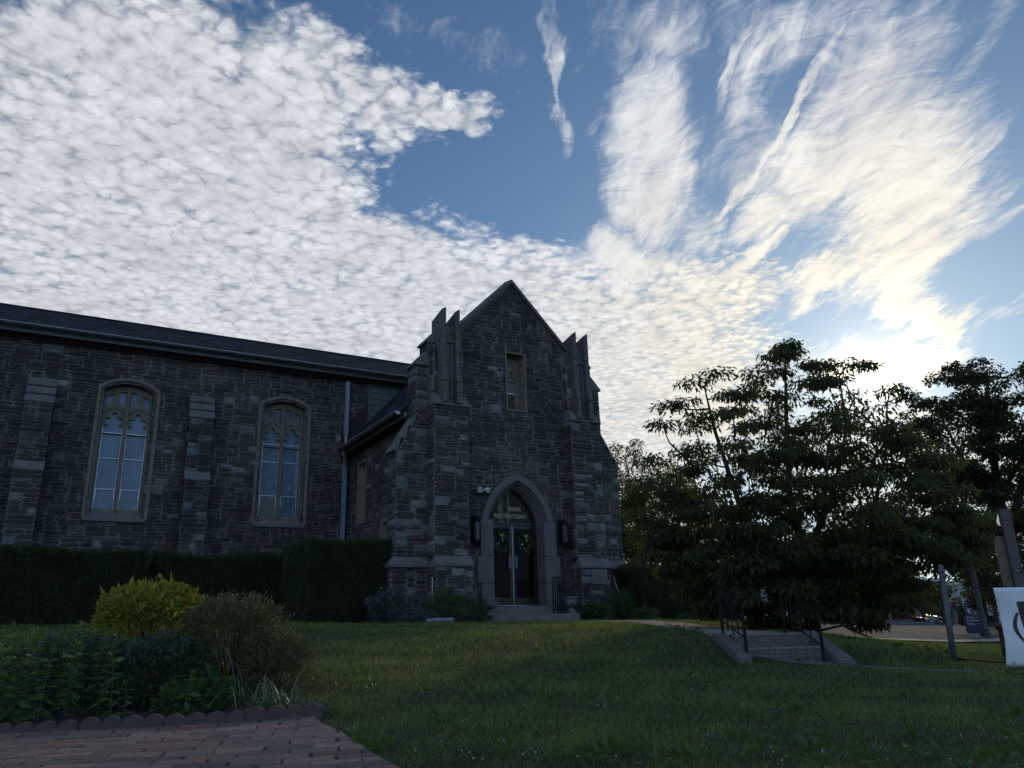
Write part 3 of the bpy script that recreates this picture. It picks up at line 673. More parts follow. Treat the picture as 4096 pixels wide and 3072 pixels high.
# downspouts
ds = MB(); x, y = -3.02, NY-.10
ds.box(x-.06, x+.06, y-.08, y+.06, 6.75, 8.58); ds.box(x-.066, x+.066, y-.086, y+.066, 7.9, 7.94)
ds.hexa([(x-.06, y-.08, 6.75), (x+.06, y-.08, 6.75), (x+.06, y+.06, 6.75), (x-.06, y+.06, 6.75), (x-.06, y-.08, 6.76), (x+.06, y-.08, 6.76), (x+.06, y+.06, 6.76), (x-.06, y+.06, 6.76)])
ds.tube([(x, y-.02, 6.8), (x+.02, y-.06, 6.3), (x+.03, y-.1, 6.2)], .06, 8)
ds.box(x-.055, x+.065, y-.075, y+.05, .9, 5.75); ds.box(x-.062, x+.072, y-.082, y+.05, 5.05, 5.10); ds.box(x-.062, x+.072, y-.082, y+.05, 3.0, 3.05)
ds.tube([(-3.2, 5.40, 6.16), (-3.15, 5.45, 6.02), (-3.05, 5.6, 5.86), (x, y-.01, 5.72)], .06, 8)
ds.build('downspout', plain('downspout_paint', (.20, .235, .29), .5, .1, .15, 4, .1), church, bevel=.004)
# green clapboard in the angle of the roofs
cl = MB(); zt = 8.66; z = 7.28; y0 = NY-.03
while z < zt:
    z1 = min(z+.205, zt-.005); xr0 = -2.25+(z-7.24)/1.09+.12; xr1 = -2.25+(z1-7.24)/1.09+.12
    cl.hexa([(-2.22, y0-.035, z), (xr0, y0-.035, z), (xr0, y0+.03, z), (-2.22, y0+.03, z), (-2.22, y0-.012, z1), (xr1, y0-.012, z1), (xr1, y0+.03, z1), (-2.22, y0+.03, z1)]); z += .21
cl.box(-2.27, -2.22, y0-.05, y0+.03, 7.2, 8.66)
cl.build('clapboard_infill', plain('green_clapboard', (.065, .095, .088), .6, 0, .12, 3, .1), church)
fl = MB(); fl.prism([(-3.16, 6.25), (-2.2, 7.3), (-2.2, 7.95), (-2.3, 7.9), (-3.0, 7.12), (-3.16, 6.85)], fy(NY-.045), 0, -.02); fl.build('roof_flashing', plain('flashing_felt', (.016, .014, .018), .8, 0, .2, 4, .2), church)

# --- doorway
dw = MB()
surround(dw, door_path, fz, [(0, .0), (0, -.06), (.04, -.07), (.17, -.07), (.19, -.04), (.20, .02)])
surround(dw, lambda i: pt_path(0, 1.15, 3.08, 1.57, 1.12, i), fz, [(.20, .02), (.23, .02), (.25, .06), (.245, .09), (.28, .11), (.30, .15), (.295, .18), (.33, .20), (.35, .25), (.36, .42)])
for s in (-1, 1):
    for za, zb, w in ((1.14, 1.72, 1.17), (1.73, 2.42, 1.28), (2.43, 3.37, 1.18)):
        x0, x1 = sorted((s*.80, s*w)); dw.box(x0, x1, -.075, .3, za, zb-.012)
dwo = dw.build('door_surround', plain('door_limestone', (.11, .108, .106), .82, 0, .15, 2.5, .25), church)
dr = MB(); Yd = .36
op = lambda i: pt_path(0, 1.15, 3.08, 1.57, 1.14, .33+i)
surround(dr, op, fy(0), [(0, Yd-.02), (.05, Yd-.02), (.05, Yd+.05)])
dr.box(-.82, .82, Yd-.03, Yd+.05, 3.30, 3.36); dr.box(-.82, .82, Yd-.03, Yd+.05, 1.12, 1.16)
dfo = dr.build('door_frame', BRONZE, church)
tg = MB(); tg.prism([(-.79, 3.35)] + op(.04)[1:-1] + [(.79, 3.35)], fy(0), -(Yd+.02), -(Yd+.03)); tgo = tg.build('transom_window', GL_TRAN, church)
def text_mesh(name, s, size, mat, parent, loc, rot=(PI/2, 0, 0), ext=.002, align='CENTER', sx=1, bold=.006):
    cu = bpy.data.curves.new(name, 'FONT'); cu.body = s; cu.size = size; cu.extrude = ext; cu.offset = bold*size/.1*.1; cu.align_x = align
    to = bpy.data.objects.new(name, cu); C.objects.link(to); dg = bpy.context.evaluated_depsgraph_get(); me = bpy.data.meshes.new_from_object(to.evaluated_get(dg))
    bpy.data.objects.remove(to); me.materials.clear(); me.materials.append(mat); o = bpy.data.objects.new(name, me); C.objects.link(o)
    if parent: o.parent = parent
    o.location = loc; o.rotation_euler = rot; o.scale = (sx, 1, 1); return o
GOLD = plain('gilt_lettering', (.36, .34, .20), .5, 0, .2, 20, .05)
for w_, xs in (('LO', -.43), ('MEMORIAL', -.09)): text_mesh('lettering', w_, .155, GOLD, tgo, (xs, Yd-.012, 3.68), align='LEFT', sx=.56, bold=.022)
text_mesh('lettering', 'PRESBYTERIAN CHURCH', .155, GOLD, tgo, (-.04, Yd-.012, 3.48), sx=.60, bold=.022)
q = MB(); q.box(-.40, -.24, Yd+.005, Yd+.018, 3.36, 4.10); q.box(-.13, -.03, Yd+.005, Yd+.018, 3.36, 4.22); q.build('pale_strip', plain('pale_strip_beige', (.10, .088, .06), .7), tgo)  # pale upright strips just in front of the opaque transom glass
for s in (-1, 1):
    d = MB(); x0, x1 = (-.76, -.012) if s < 0 else (.012, .76); st = .075
    d.box(x0, x0+st, Yd-.02, Yd+.03, 1.17, 3.29); d.box(x1-st, x1, Yd-.02, Yd+.03, 1.17, 3.29); d.box(x0+st, x1-st, Yd-.02, Yd+.03, 3.19, 3.29); d.box(x0+st, x1-st, Yd-.02, Yd+.03, 1.17, 1.36)
    o = d.build('door', BRONZE, church, bevel=.004)
    q = MB(); q.box(x0+st, x1-st, Yd, Yd+.01, 1.36, 3.19); q.build('door_glass', GL_DARK, o)
    q = MB(); xc = s*.09; q.box(xc-.055, xc+.055, Yd-.06, Yd-.045, 2.12, 2.46); q.box(xc-.02, xc+.02, Yd-.05, Yd-.015, 2.2, 2.4); q.build('door_handle', plain('handle_bronze', (.075, .08, .085), .4, .4), o, bevel=.004)
q = MB(); q.box(-.008, .008, Yd-.05, Yd+.0, 1.17, 3.28); q.box(-.76, .76, Yd-.045, Yd-.02, 1.155, 1.17); q.build('door_trim', ALUM, church)
# slot window over the door
sw = MB(); sx0, sx1, sz0, sz1 = -.22, .36, 6.50, 8.16
pth = lambda i, j: [(sx0-.05+i, sz0-.05+j), (sx1+.05-i, sz0-.05+j), (sx1+.05-i, sz1+.05-i), (sx0-.05+i, sz1+.05-i)]
sw.loft([[fz(a, b, -d) for a, b in pth(i, j)] for i, j, d in ((0, 0, .0), (0, 0, -.05), (.04, .04, -.05), (.10, .14, .32))], True)
xm, hw = (sx0+sx1)/2, .15
tri = [(xm-hw, 7.40)] + arc(xm-hw*.55, 7.50, hw*.36, 200, 60, 6) + arc(xm, 7.66, hw*.42, 215, -35, 8) + arc(xm+hw*.55, 7.50, hw*.36, 120, -20, 6) + [(xm+hw, 7.40)]
sw.prism([(sx0+.02, 7.40), (sx1-.02, 7.40), (sx1-.02, 8.14), (sx0+.02, 8.14)], fz, -.26, -.34, [[(x, z+.001) for x, z in tri]])
for s in (-1, 1):
    sw.tube([(xm+s*hw*1.25, .25, 7.42), (xm+s*hw*1.25, .25, 7.6), (xm+s*hw*.8, .25, 7.80), (xm+s*.03, .25, 7.9), (xm, .25, 8.0)], .014, 5)
    x0, x1 = sorted((xm+s*hw, xm+s*.28)); sw.box(x0, x1, .26, .34, 6.55, 7.40)
so_ = sw.build('slot_window', LIME2, church)
q = MB(); q.box(xm-hw-.01, xm+hw+.01, .30, .31, 7.07, 7.8); q.build('window_pane', GL_PALE, so_)
q = MB(); q.box(xm-hw, xm+hw, .31, .32, 6.56, 7.05); q.build('window_pane', plain('blind_cloth', (.055, .047, .03), .8), so_)
q = MB(); q.box(xm-hw, xm+hw, .285, .31, 7.04, 7.07); q.box(xm-hw, xm+hw, .285, .31, 6.56, 6.572)
for s in (-1, 1): q.box(xm+s*(hw-.006)-.006, xm+s*(hw-.006)+.006, .285, .31, 6.56, 7.4)
q.build('sash_bar', ALUM, so_)
# doorsteps
st = MB(); st.box(-1.02, 1.02, -.24, .45, .6, 1.125); st.box(-1.30, 1.30, -.88, -.24, .5, .915); build_each(st, 'doorstep', CONC, church, bevel=.015)
# wall lanterns and floodlight
for s in (-1, 1):
    l = MB(); x = s*1.37; yb = -.02
    l.box(x-.06, x+.06, -.10, .0, 2.75, 3.45); l.tube([(x, -.1, 3.35), (x, -.22, 3.42), (x, -.24, 3.32)], .015, 6); l.tube([(x, -.1, 2.62), (x, -.2, 2.66), (x, -.24, 2.76)], .02, 6)
    l.lathe([(.02, 3.40), (.10, 3.33), (.105, 3.30), (.105, 3.27), (.095, 3.26)], (x, -.24, 0), 8); l.lathe([(.095, 2.80), (.10, 2.79), (.10, 2.75), (.06, 2.70), (.02, 2.62)], (x, -.24, 0), 8)
    for k in range(8):
        a = k*PI/4; l.box(x+.09*math.cos(a)-.008, x+.09*math.cos(a)+.008, -.24+.09*math.sin(a)-.008, -.24+.09*math.sin(a)+.008, 2.79, 3.27)
    o = l.build('wall_lantern', BLACKM, church)
    q = MB(); q.lathe([(.078, 2.80), (.078, 3.26)], (x, -.24, 0), 8); q.build('lamp_glass', plain('frosted_glass', (.09, .10, .11), .3), o)
fl = MB(); X, Z = -1.13, 4.10
fl.lathe([(.05, 0), (.05, .03)], (X, -.06, Z-.015), 12); fl.tube([(X, .0, Z), (X, -.08, Z)], .035, 8)
for s in (-1, 1): fl.tube([(X+s*.02, -.08, Z), (X+s*.07, -.12, Z+.03), (X+s*.11, -.2, Z+.02), (X+s*.13, -.24, Z-.01)], [.02, .045, .07, .075], 10)
fl.build('floodlight', WHITEM, church)

# ------------------------------------------------------------------ ground
def terrain():
    n = 260; t = np.linspace(-1, 1, n)
    gx = np.sinh(t*6.2)/np.sinh(6.2)*2200 + 1.0; gy = np.sinh(t*6.2)/np.sinh(6.2)*2200 + 9.0
    # even 0.12 m cells where detail shows
    gx = np.unique(np.round(np.r_[gx[np.abs(gx-1) > 16], np.arange(-15, 17, .2)], 3)); gy = np.unique(np.round(np.r_[gy[np.abs(gy-9) > 14], np.arange(-5, 23.2, .2)], 3))
    X, Y = np.meshgrid(gx, gy); Z = H(X, Y)
    far = np.clip((np.hypot(X, Y)-150)/400, 0, 1); Z = Z*(1-far) + (-1.5)*far
    Z += .012*np.sin(X*2.1+1.3*np.sin(Y*1.7))*np.cos(Y*2.6+.7) * (np.hypot(X, Y) < 40)
    nx, ny = len(gx), len(gy); I = np.arange(nx*ny).reshape(ny, nx)
    F = np.stack([I[:-1, :-1], I[:-1, 1:], I[1:, 1:], I[1:, :-1]], -1).reshape(-1, 4)
    m, t = new_mat('lawn_soil'); p = obc(t); a = t.noise(p, 1.1, 5, .6); b = t.noise(p, 60, 3, .7)
    c = t.mix(t.remap(a, .35, .65), (.036, .052, .020), (.046, .072, .024)); c = t.mix(t.remap(b, .4, .7), c, (.04, .034, .022))
    finish(m, t, c, .95, 0, .1, b, .8, .03)
    return tag(npmesh('lawn', np.stack([X, Y, Z], -1).reshape(-1, 3), F, m, smooth=True), kind='structure')
lawn = terrain()
def zt(x, y): return H(x, y) + .012*np.sin(x*2.1+1.3*np.sin(y*1.7))*np.cos(y*2.6+.7)
def sheet(name, poly, dz, mat, step=.3, kind='structure'):
    """ground sheet cut to a polygon: sits dz above the lawn"""
    from mathutils.geometry import tessellate_polygon
    bm = bmesh.new(); vs = [bm.verts.new((x, y, 0)) for x, y in poly]; bm.faces.new(vs)
    xs = [p[0] for p in poly]; ys = [p[1] for p in poly]
    for ax, lo, hi in ((0, min(xs), max(xs)), (1, min(ys), max(ys))):
        k = lo+step
        while k < hi:
            bmesh.ops.bisect_plane(bm, geom=bm.verts[:]+bm.edges[:]+bm.faces[:], plane_co=(k, k, 0), plane_no=(1, 0, 0) if ax == 0 else (0, 1, 0)); k += step
    for v in bm.verts: v.co.z = float(zt(v.co.x, v.co.y)) + dz
    me = bpy.data.meshes.new(name); bm.to_mesh(me); bm.free(); me.materials.append(mat); me.shade_smooth()
    o = bpy.data.objects.new(name, me); C.objects.link(o); return tag(o, kind=kind)
# brick patio in the near left corner
PATIO = [(-9, 4.55), (-3.6, 5.78), (-1.52, 6.24), (-1.36, 5.85), (-.66, 4.40), (-.1, 3.2), (.4, 1.5), (.6, -4), (-9, -4)]
sand = plain('joint_sand', (.035, .032, .026), .95, 0, .4, 12, .6)
sheet('paving_bed', PATIO, .004, sand)
PATG = [(-9, 4.6), (-3.6, 5.80), (-1.40, 6.29), (-1.05, 5.9), (-.3, 4.40), (.3, 3.2), (.8, 1.5), (1, -4), (-9, -4)]
def clip_half(poly):
    n = Vector((2.75, 1.30)).normalized(); o = Vector((-1.42, 5.95)); out = []
    for i in range(len(poly)):
        a, b = Vector(poly[i]), Vector(poly[(i+1) % len(poly)]); da, db = (a-o).dot(n), (b-o).dot(n)
        if da <= 0: out.append(a)
        if da*db < 0: out.append(a.lerp(b, da/(da-db)))
    return out
def bricks():
    r = random.Random(5); mb = MB(); a = math.atan2(.46, 2.08); ca, sa = math.cos(a), math.sin(a); bl, bw = .28, .14; g = .006
    for j in range(-75, 4):
        for i in range(-40, 24):
            u0 = i*bl + (bl/2 if j % 2 else 0) + r.uniform(-.012, .012); v0 = j*bw
            cx = -1.52 + ca*u0 - sa*v0; cy = 6.24 + sa*u0 + ca*v0
            if cy < .8 or not inpoly(PATG, cx, cy): continue
            k = r.uniform(.75, 1.3); col = r.choice([(.20, .115, .085), (.17, .105, .085), (.23, .14, .105), (.14, .10, .085), (.18, .13, .11)]); col = tuple(c*k for c in col)
            dz = r.uniform(-.003, .005); rot = r.uniform(-.012, .012); L, Wd = bl/2-g*r.uniform(.5, 1.3), bw/2-g*r.uniform(.5, 1.3); V = []
            cs = []
            for sx, sy in ((-1, -1), (1, -1), (1, 1), (-1, 1)):
                lx, ly = sx*L, sy*Wd; lx, ly = lx-rot*ly, ly+rot*lx; cs.append((cx+ca*lx-sa*ly, cy+sa*lx+ca*ly))
            cs = clip_half(cs)
            if len(cs) < 3: continue
            m_ = Vector((sum(p[0] for p in cs), sum(p[1] for p in cs)))/len(cs); n_ = len(cs); tz = [r.uniform(-.002, .002) for _ in cs]
            for zz, q in ((-.01, 0), (.022, 0), (.028, .007)):
                for p_, t_ in zip(cs, tz):
                    p_ = Vector(p_); d_ = (m_-p_); p_ = p_ + d_*min(.5, q/max(d_.length, .01)); V.append((p_.x, p_.y, _zt1(p_.x, p_.y)+zz+dz+t_))
            F = [tuple(range(2*n_, 3*n_))]
            for b in (0, n_): F += [(b+k2, b+(k2+1) % n_, b+n_+(k2+1) % n_, b+n_+k2) for k2 in range(n_)]
            mb.add(V, F, col)
    return mb
def _zt1(x, y, _c={}):
    k = (round(x, 2), round(y, 2))
    if k not in _c: _c[k] = float(zt(np.float64(x), np.float64(y)))
    return _c[k]
m, t = new_mat('paving_brick'); p = obc(t); a = t.node('ShaderNodeAttribute', attribute_name='col').outputs[0]; n = t.noise(p, 30, 5, .7); n2 = t.noise(p, 1.6, 4, .6)
c = t.mix(1.0, a, t.mix(t.remap(n, .3, .7), (.72, .72, .74), (1.22, 1.2, 1.2)), 'MULTIPLY'); c = t.mix(t.math('MULTIPLY', t.remap(n2, .5, .72), .4), c, (.07, .068, .06))
finish(m, t, c, .85, 0, .35, n, .6, .006)
tag(bricks().build('brick_paving', m), kind='structure')
# planting bed with bark mulch
BED = [(-9, 4.65), (-3.6, 5.84), (-1.45, 6.30), (-1.5, 6.75), (-2.0, 7.5), (-2.5, 8.5), (-5, 9.6), (-9, 9.2)]
sheet('mulch_bed', BED, .012, plain('mulch_soil', (.020, .015, .012), .95, 0, .5, 25, 1))
# concrete walk from the church door to the garden steps
wl = [(.55, 20.3), (1.5, 18.1), (2.35, 15.7), (2.6, 13.6), (2.62, 12.3), (2.60, 10.84)]; wr = [(1.75, 20.9), (2.9, 18.4), (3.5, 15.9), (3.8, 13.6), (3.8, 12.0), (3.74, 10.84)]
walkm = plain('walk_concrete', (.20, .18, .155), .9, 0, .22, 5, .5)
sheet('footpath', wl + wr[::-1], .014, walkm, .2)
# exposed aggregate steps
m, t = new_mat('exposed_aggregate'); p = obc(t); vo = t.node('ShaderNodeTexVoronoi', {'Vector': p, 'Scale': 75.0}); cc = t.noise(p, 3, 4, .6)
c = t.mix(vo.outputs[1], (.055, .052, .053), (.16, .152, .154), 'MIX'); c = t.mix(1.0, c, t.mix(cc, (.75, .7, .72), (1.2, 1.15, 1.15)), 'MULTIPLY')
AGG = finish(m, t, c, .85, 0, .4, vo.outputs[0], .7, .008)
stp = empty('garden_steps', (3.23, 10.4, .1), 0, 'exposed aggregate garden steps with sloping cheek walls between lawn and footpath', 'steps')
def at0(mb, name, mat, par, **k):
    o = mb.build(name, mat, par, **k); o.location = -Vector(par.location) if par.rotation_euler.z == 0 else o.location; return o
s = MB(); s.box(2.74, 3.72, 10.40, 10.86, -.2, .478); at0(s, 'step', AGG, stp, bevel=.012)
s = MB(); s.box(2.74, 3.72, 9.98, 10.40, -.2, .325); at0(s, 'step', AGG, stp, bevel=.012)
NOSE = plain('pale_nosing', (.17, .165, .165), .85, 0, .3, 20, .4)  # paler strip laid along each step edge
for y_, z_ in ((10.40, .480), (9.98, .327)):
    q = MB(); q.box(2.742, 3.718, y_-.012, y_+.08, z_-.022, z_+.004); at0(q, 'nosing', NOSE, stp, bevel=.008)
f = lambda a, b, n: (n, a, b)
s = MB(); s.prism([(9.66, -.2), (9.66, .24), (9.74, .28), (10.72, .495), (10.86, .50), (10.86, -.2)], f, 2.56, 2.74); at0(s, 'cheek_wall', AGG, stp, bevel=.018)
s = MB(); s.prism([(9.60, -.2), (9.58, .17), (9.68, .22), (10.66, .49), (10.86, .50), (10.86, -.2)], f, 3.72, 3.92); at0(s, 'cheek_wall', AGG, stp, bevel=.018)
LWK = [(3.3, 9.66), (4.1, 9.46), (12, 9.2), (12, 9.42), (4.2, 9.66), (3.72, 9.98), (2.9, 9.98)]
sheet('lower_walk', LWK, .006, plain('old_concrete', (.10, .098, .09), .9, 0, .25, 5, .5, .2), .3)
def handrail(name, x, y0, y1, z0, z1, h, label, scroll):
    e = empty(name, (x, y0, z0), 0, label, 'handrail', 'iron handrails of the garden steps'); L = y1-y0; dz = z1-z0
    a = MB(); a.box(-.016, .016, -.016, .016, -.1, h); at = a.build('post', BLACKM, e)
    a = MB(); a.box(-.016, .016, L-.016, L+.016, dz-.1, dz+h+.0); a.build('post', BLACKM, e)
    top = [(0, -.10 if L > 0 else .10, h-.06), (0, -.08 if L > 0 else .08, h), (0, 0, h+.008), (0, L*.12, h), (0, L, dz+h), (0, L*1.07, dz+h-.04), (0, L*1.05, dz+h-.10)]
    a = MB(); a.tube(top, .014, 6); a.build('top_rail', BLACKM, e)
    a = MB(); a.tube([(0, 0, .14), (0, L*.14, .14), (0, L, dz+.14)], .010, 6); a.build('bottom_rail', BLACKM, e)
    for k in (.27, .5, .74):
        a = MB(); zb = lerp(.14, dz+.14, (k-.14)/.86); zt2 = lerp(h, dz+h, (k-.12)/.88); a.tube([(0, L*k, zb-(.08 if k < .6 else 0)), (0, L*k, zt2)], .009, 6); a.build('baluster', BLACKM, e)
    for k in (.385, .62):
        a = MB(); zc = lerp(.5, dz+.5, k); 
        for cz, r in ((zc, .075), (zc-.15, .05)): a.tube([(0, L*k+r*math.cos(q*PI/8), cz+r*1.2*math.sin(q*PI/8)) for q in range(15)], .006, 5)
        a.build('scroll', BLACKM, e)
    return e
handrail('handrail', 2.72, 10.84, 9.80, .49, .31, .63, 'black iron handrail on the left cheek wall of the garden steps', 1)
handrail('handrail', 3.64, 11.12, 9.82, .48, .20, .67, 'black iron handrail on the right side of the garden steps under the tree', 1)
# door handrail
e = empty('door_handrail', W(.88, -.25, .915), ORZ, 'short black iron railing on the right of the church doorsteps', 'railing')
a = MB(); a.box(-.018, .018, -.62, .0, .92, .94); a.build('top_rail', BLACKM, e)
a = MB(); a.box(-.012, .012, -.58, .0, .10, .115); a.build('bottom_rail', BLACKM, e)
for k in range(6):
    a = MB(); y = -.56+k*.112; a.box(-.010, .010, y-.010, y+.010, .0 if k in (0, 5) else .11, .92); a.build('baluster', BLACKM, e)
# urns
def urn(name, u, y, z, label):
    e = empty(name, W(u, y, z), ORZ, label, 'urn', 'stone urns beside the church door')
    a = MB(); a.box(-.12, .12, -.12, .12, 0, .03); a.lathe([(.13, .03), (.12, .05), (.10, .08), (.06, .13), (.05, .16), (.065, .175)], n=20); a.build('pedestal', LIME, e, bevel=.0)
    a = MB(); a.lathe([(.06, .175), (.13, .20), (.17, .25), (.185, .33), (.19, .38), (.235, .39), (.24, .405), (.235, .425), (.20, .425), (.19, .39), (.05, .37)], n=24); a.build('bowl', plain('urn_stone', (.13, .14, .15), .8, 0, .2, 6, .3), e)
urn('planter_urn', -1.22, -.62, .915-.02, 'pale stone planter urn to the left of the church doors')
urn('planter_urn', 1.22, -.58, .915, 'pale stone planter urn beside the railing right of the church doors')

# ------------------------------------------------------------------ plants
def leafset(P, D, L, Wd, r, fold=.25, droop=.0, up=None):
    """folded diamond leaves: P base points, D unit directions, L length, Wd width"""
    n = len(P); D = D/np.linalg.norm(D, axis=1, keepdims=True)
    up = r.normal(size=(n, 3)) + (np.array([0, 0, 1.2]) if up is None else up)
    S = np.cross(D, up); S /= np.linalg.norm(S, axis=1, keepdims=True)+1e-9; N = np.cross(S, D)
    L = np.broadcast_to(L, n)[:, None]; Wd = np.broadcast_to(Wd, n)[:, None]
    mid = P + D*L*.45 - np.array([0, 0, 1])*L*droop*.3
    tip = P + D*L - np.array([0, 0, 1])*L*droop
    a = mid + S*Wd*.5 + N*Wd*fold; b = mid - S*Wd*.5 + N*Wd*fold
    V = np.stack([P, a, tip, b], 1).reshape(-1, 3); i = np.arange(n)*4
    F = np.concatenate([np.stack([i, i+1, i+2], 1), np.stack([i, i+2, i+3], 1)])
    return V, F, np.repeat(r.random(n), 4)
def rdir(r, n, zb=0.0):
    d = r.normal(size=(n, 3)); d[:, 2] += zb; return d/np.linalg.norm(d, axis=1, keepdims=True)
LF_DOG = m_leaf('dogwood_leaf', (.017, .032, .013), (.034, .052, .018), (.026, .036, .018), (.20, .24, .045), .34, .55)
LF_DARK = m_leaf('evergreen_leaf', (.010, .016, .009), (.020, .028, .012), (.014, .018, .012), (.08, .11, .02), .18, .6)
LF_OAK = m_leaf('oak_leaf', (.014, .020, .010), (.024, .034, .013), (.020, .024, .014), (.12, .13, .025), .25, .5)
LF_YEL = m_leaf('golden_leaf', (.13, .15, .022), (.25, .25, .035), (.09, .11, .02), (.40, .40, .04), .40, .45)
LF_AZ = m_leaf('azalea_leaf', (.038, .050, .026), (.085, .088, .044), (.050, .046, .030), (.20, .22, .06), .26, .5)
LF_BLUE = m_leaf('bluegreen_leaf', (.030, .055, .042), (.055, .085, .060), (.035, .060, .035), (.12, .20, .06), .25, .5)
LF_GREEN = m_leaf('garden_leaf', (.026, .060, .020), (.050, .100, .028), (.035, .075, .028), (.18, .30, .04), .32, .45)
LF_IRIS = m_leaf('strap_leaf', (.050, .090, .055), (.095, .14, .09), (.055, .10, .06), (.20, .30, .10), .25, .4)
LF_HED = m_leaf('hedge_leaf', (.016, .030, .015), (.060, .088, .032), (.022, .036, .018), (.12, .17, .03), .22, .6)
LF_WEEP = m_leaf('peach_leaf', (.030, .048, .020), (.050, .075, .026), (.035, .050, .02), (.22, .27, .05), .38, .5)
PURPLE = plain('purple_blossom', (.13, .12, .26), .7)
CLOVER = plain('white_clover', (.36, .38, .34), .7)
STEM = plain('green_stem', (.032, .055, .022), .7)
def limb(mb, p, q, r0, r1, rr, seg=5, wob=.06):
    p, q = np.array(p, float), np.array(q, float); L = np.linalg.norm(q-p); pts = []
    off = rr.normal(size=3)*wob*L
    for k in range(seg+1):
        t = k/seg; pts.append(p+(q-p)*t + off*math.sin(t*PI)+ (rr.normal(size=3)*wob*.25*L if 0 < k < seg else 0))
    mb.tube(pts, [lerp(r0, r1, k/seg) for k in range(seg+1)], 7 if r0 > .03 else 4); return pts
def tree(name, base, trunks, clusters, leafmat, label, cat='tree', group=None, lpc=220, lsize=.11, lw=.55, flat=.35, droop=.6, seed=1, core=None, zb=-.2, spread=1.0):
    """clusters: (x, y, z, radius, density); limbs run from the trunk tops to the clusters"""
    r = np.random.default_rng(seed); e = empty(name, base, 0, label, cat, group); B = np.array(base)
    wood = MB(); nodes = []
    for pts, r0, r1 in trunks:
        wood.tube([np.array(p) for p in pts], [lerp(r0, r1, k/(len(pts)-1)) for k in range(len(pts))], 9)
        for k in range(len(pts)-1):
            for q in range(4): nodes.append(lerp(np.array(pts[k], float), np.array(pts[k+1], float), q/4))
        nodes.append(np.array(pts[-1], float))
    nd = np.array(nodes); PP = []; DD = []
    for (x, y, z, rad, den) in clusters:
        c = np.array([x, y, z])-0
        # branch from a node that lies lower
        dist = np.linalg.norm((nd - c)*np.array([1, 1, .7]), axis=1) + np.maximum(0, nd[:, 2]-c[2]+.1*np.linalg.norm((nd-c)[:, :2], axis=1))*2.5
        p = nd[np.argmin(dist)]; d = np.linalg.norm(c-p)
        if d > .15:
            pts = limb(wood, p, c, min(.012+.012*d, .05)*max(1, rad*1.2), .006*max(1, rad), r, 4, .05)
            nd = np.vstack([nd, pts[2:]])
        n = int(lpc*den)
        q = r.normal(size=(n, 3)); q /= np.linalg.norm(q, axis=1, keepdims=True); rr_ = r.random(n)**.5
        pt = q*rr_[:, None]*np.array([rad, rad, rad*flat])*spread
        pt[:, 2] -= .12*rad*(pt[:, 0]**2+pt[:, 1]**2)/(rad*rad)
        PP.append(c+pt); dd = q*np.array([1, 1, .3]) + r.normal(size=(n, 3))*.5; dd[:, 2] += zb; DD.append(dd)
        for k in range(3 if den > .5 else 2):   # twigs
            a = r.random()*6.28; wood.tube([c, c+np.array([math.cos(a)*rad*.6, math.sin(a)*rad*.6, .05*rad]), c+np.array([math.cos(a)*rad, math.sin(a)*rad, -.05*rad])], [.006*max(1, rad), .005*max(1, rad), .003], 3)
    P = np.concatenate(PP); D = np.concatenate(DD)
    sz = lsize*r.uniform(.65, 1.25, len(P)); V, F, rn = leafset(P, D, sz, sz*lw, r, .2, droop)
    o = wood.build('trunk', BARK, e, smooth=True); o.location = -B
    o = npmesh('crown', V-B, F, leafmat, e, rn); return e
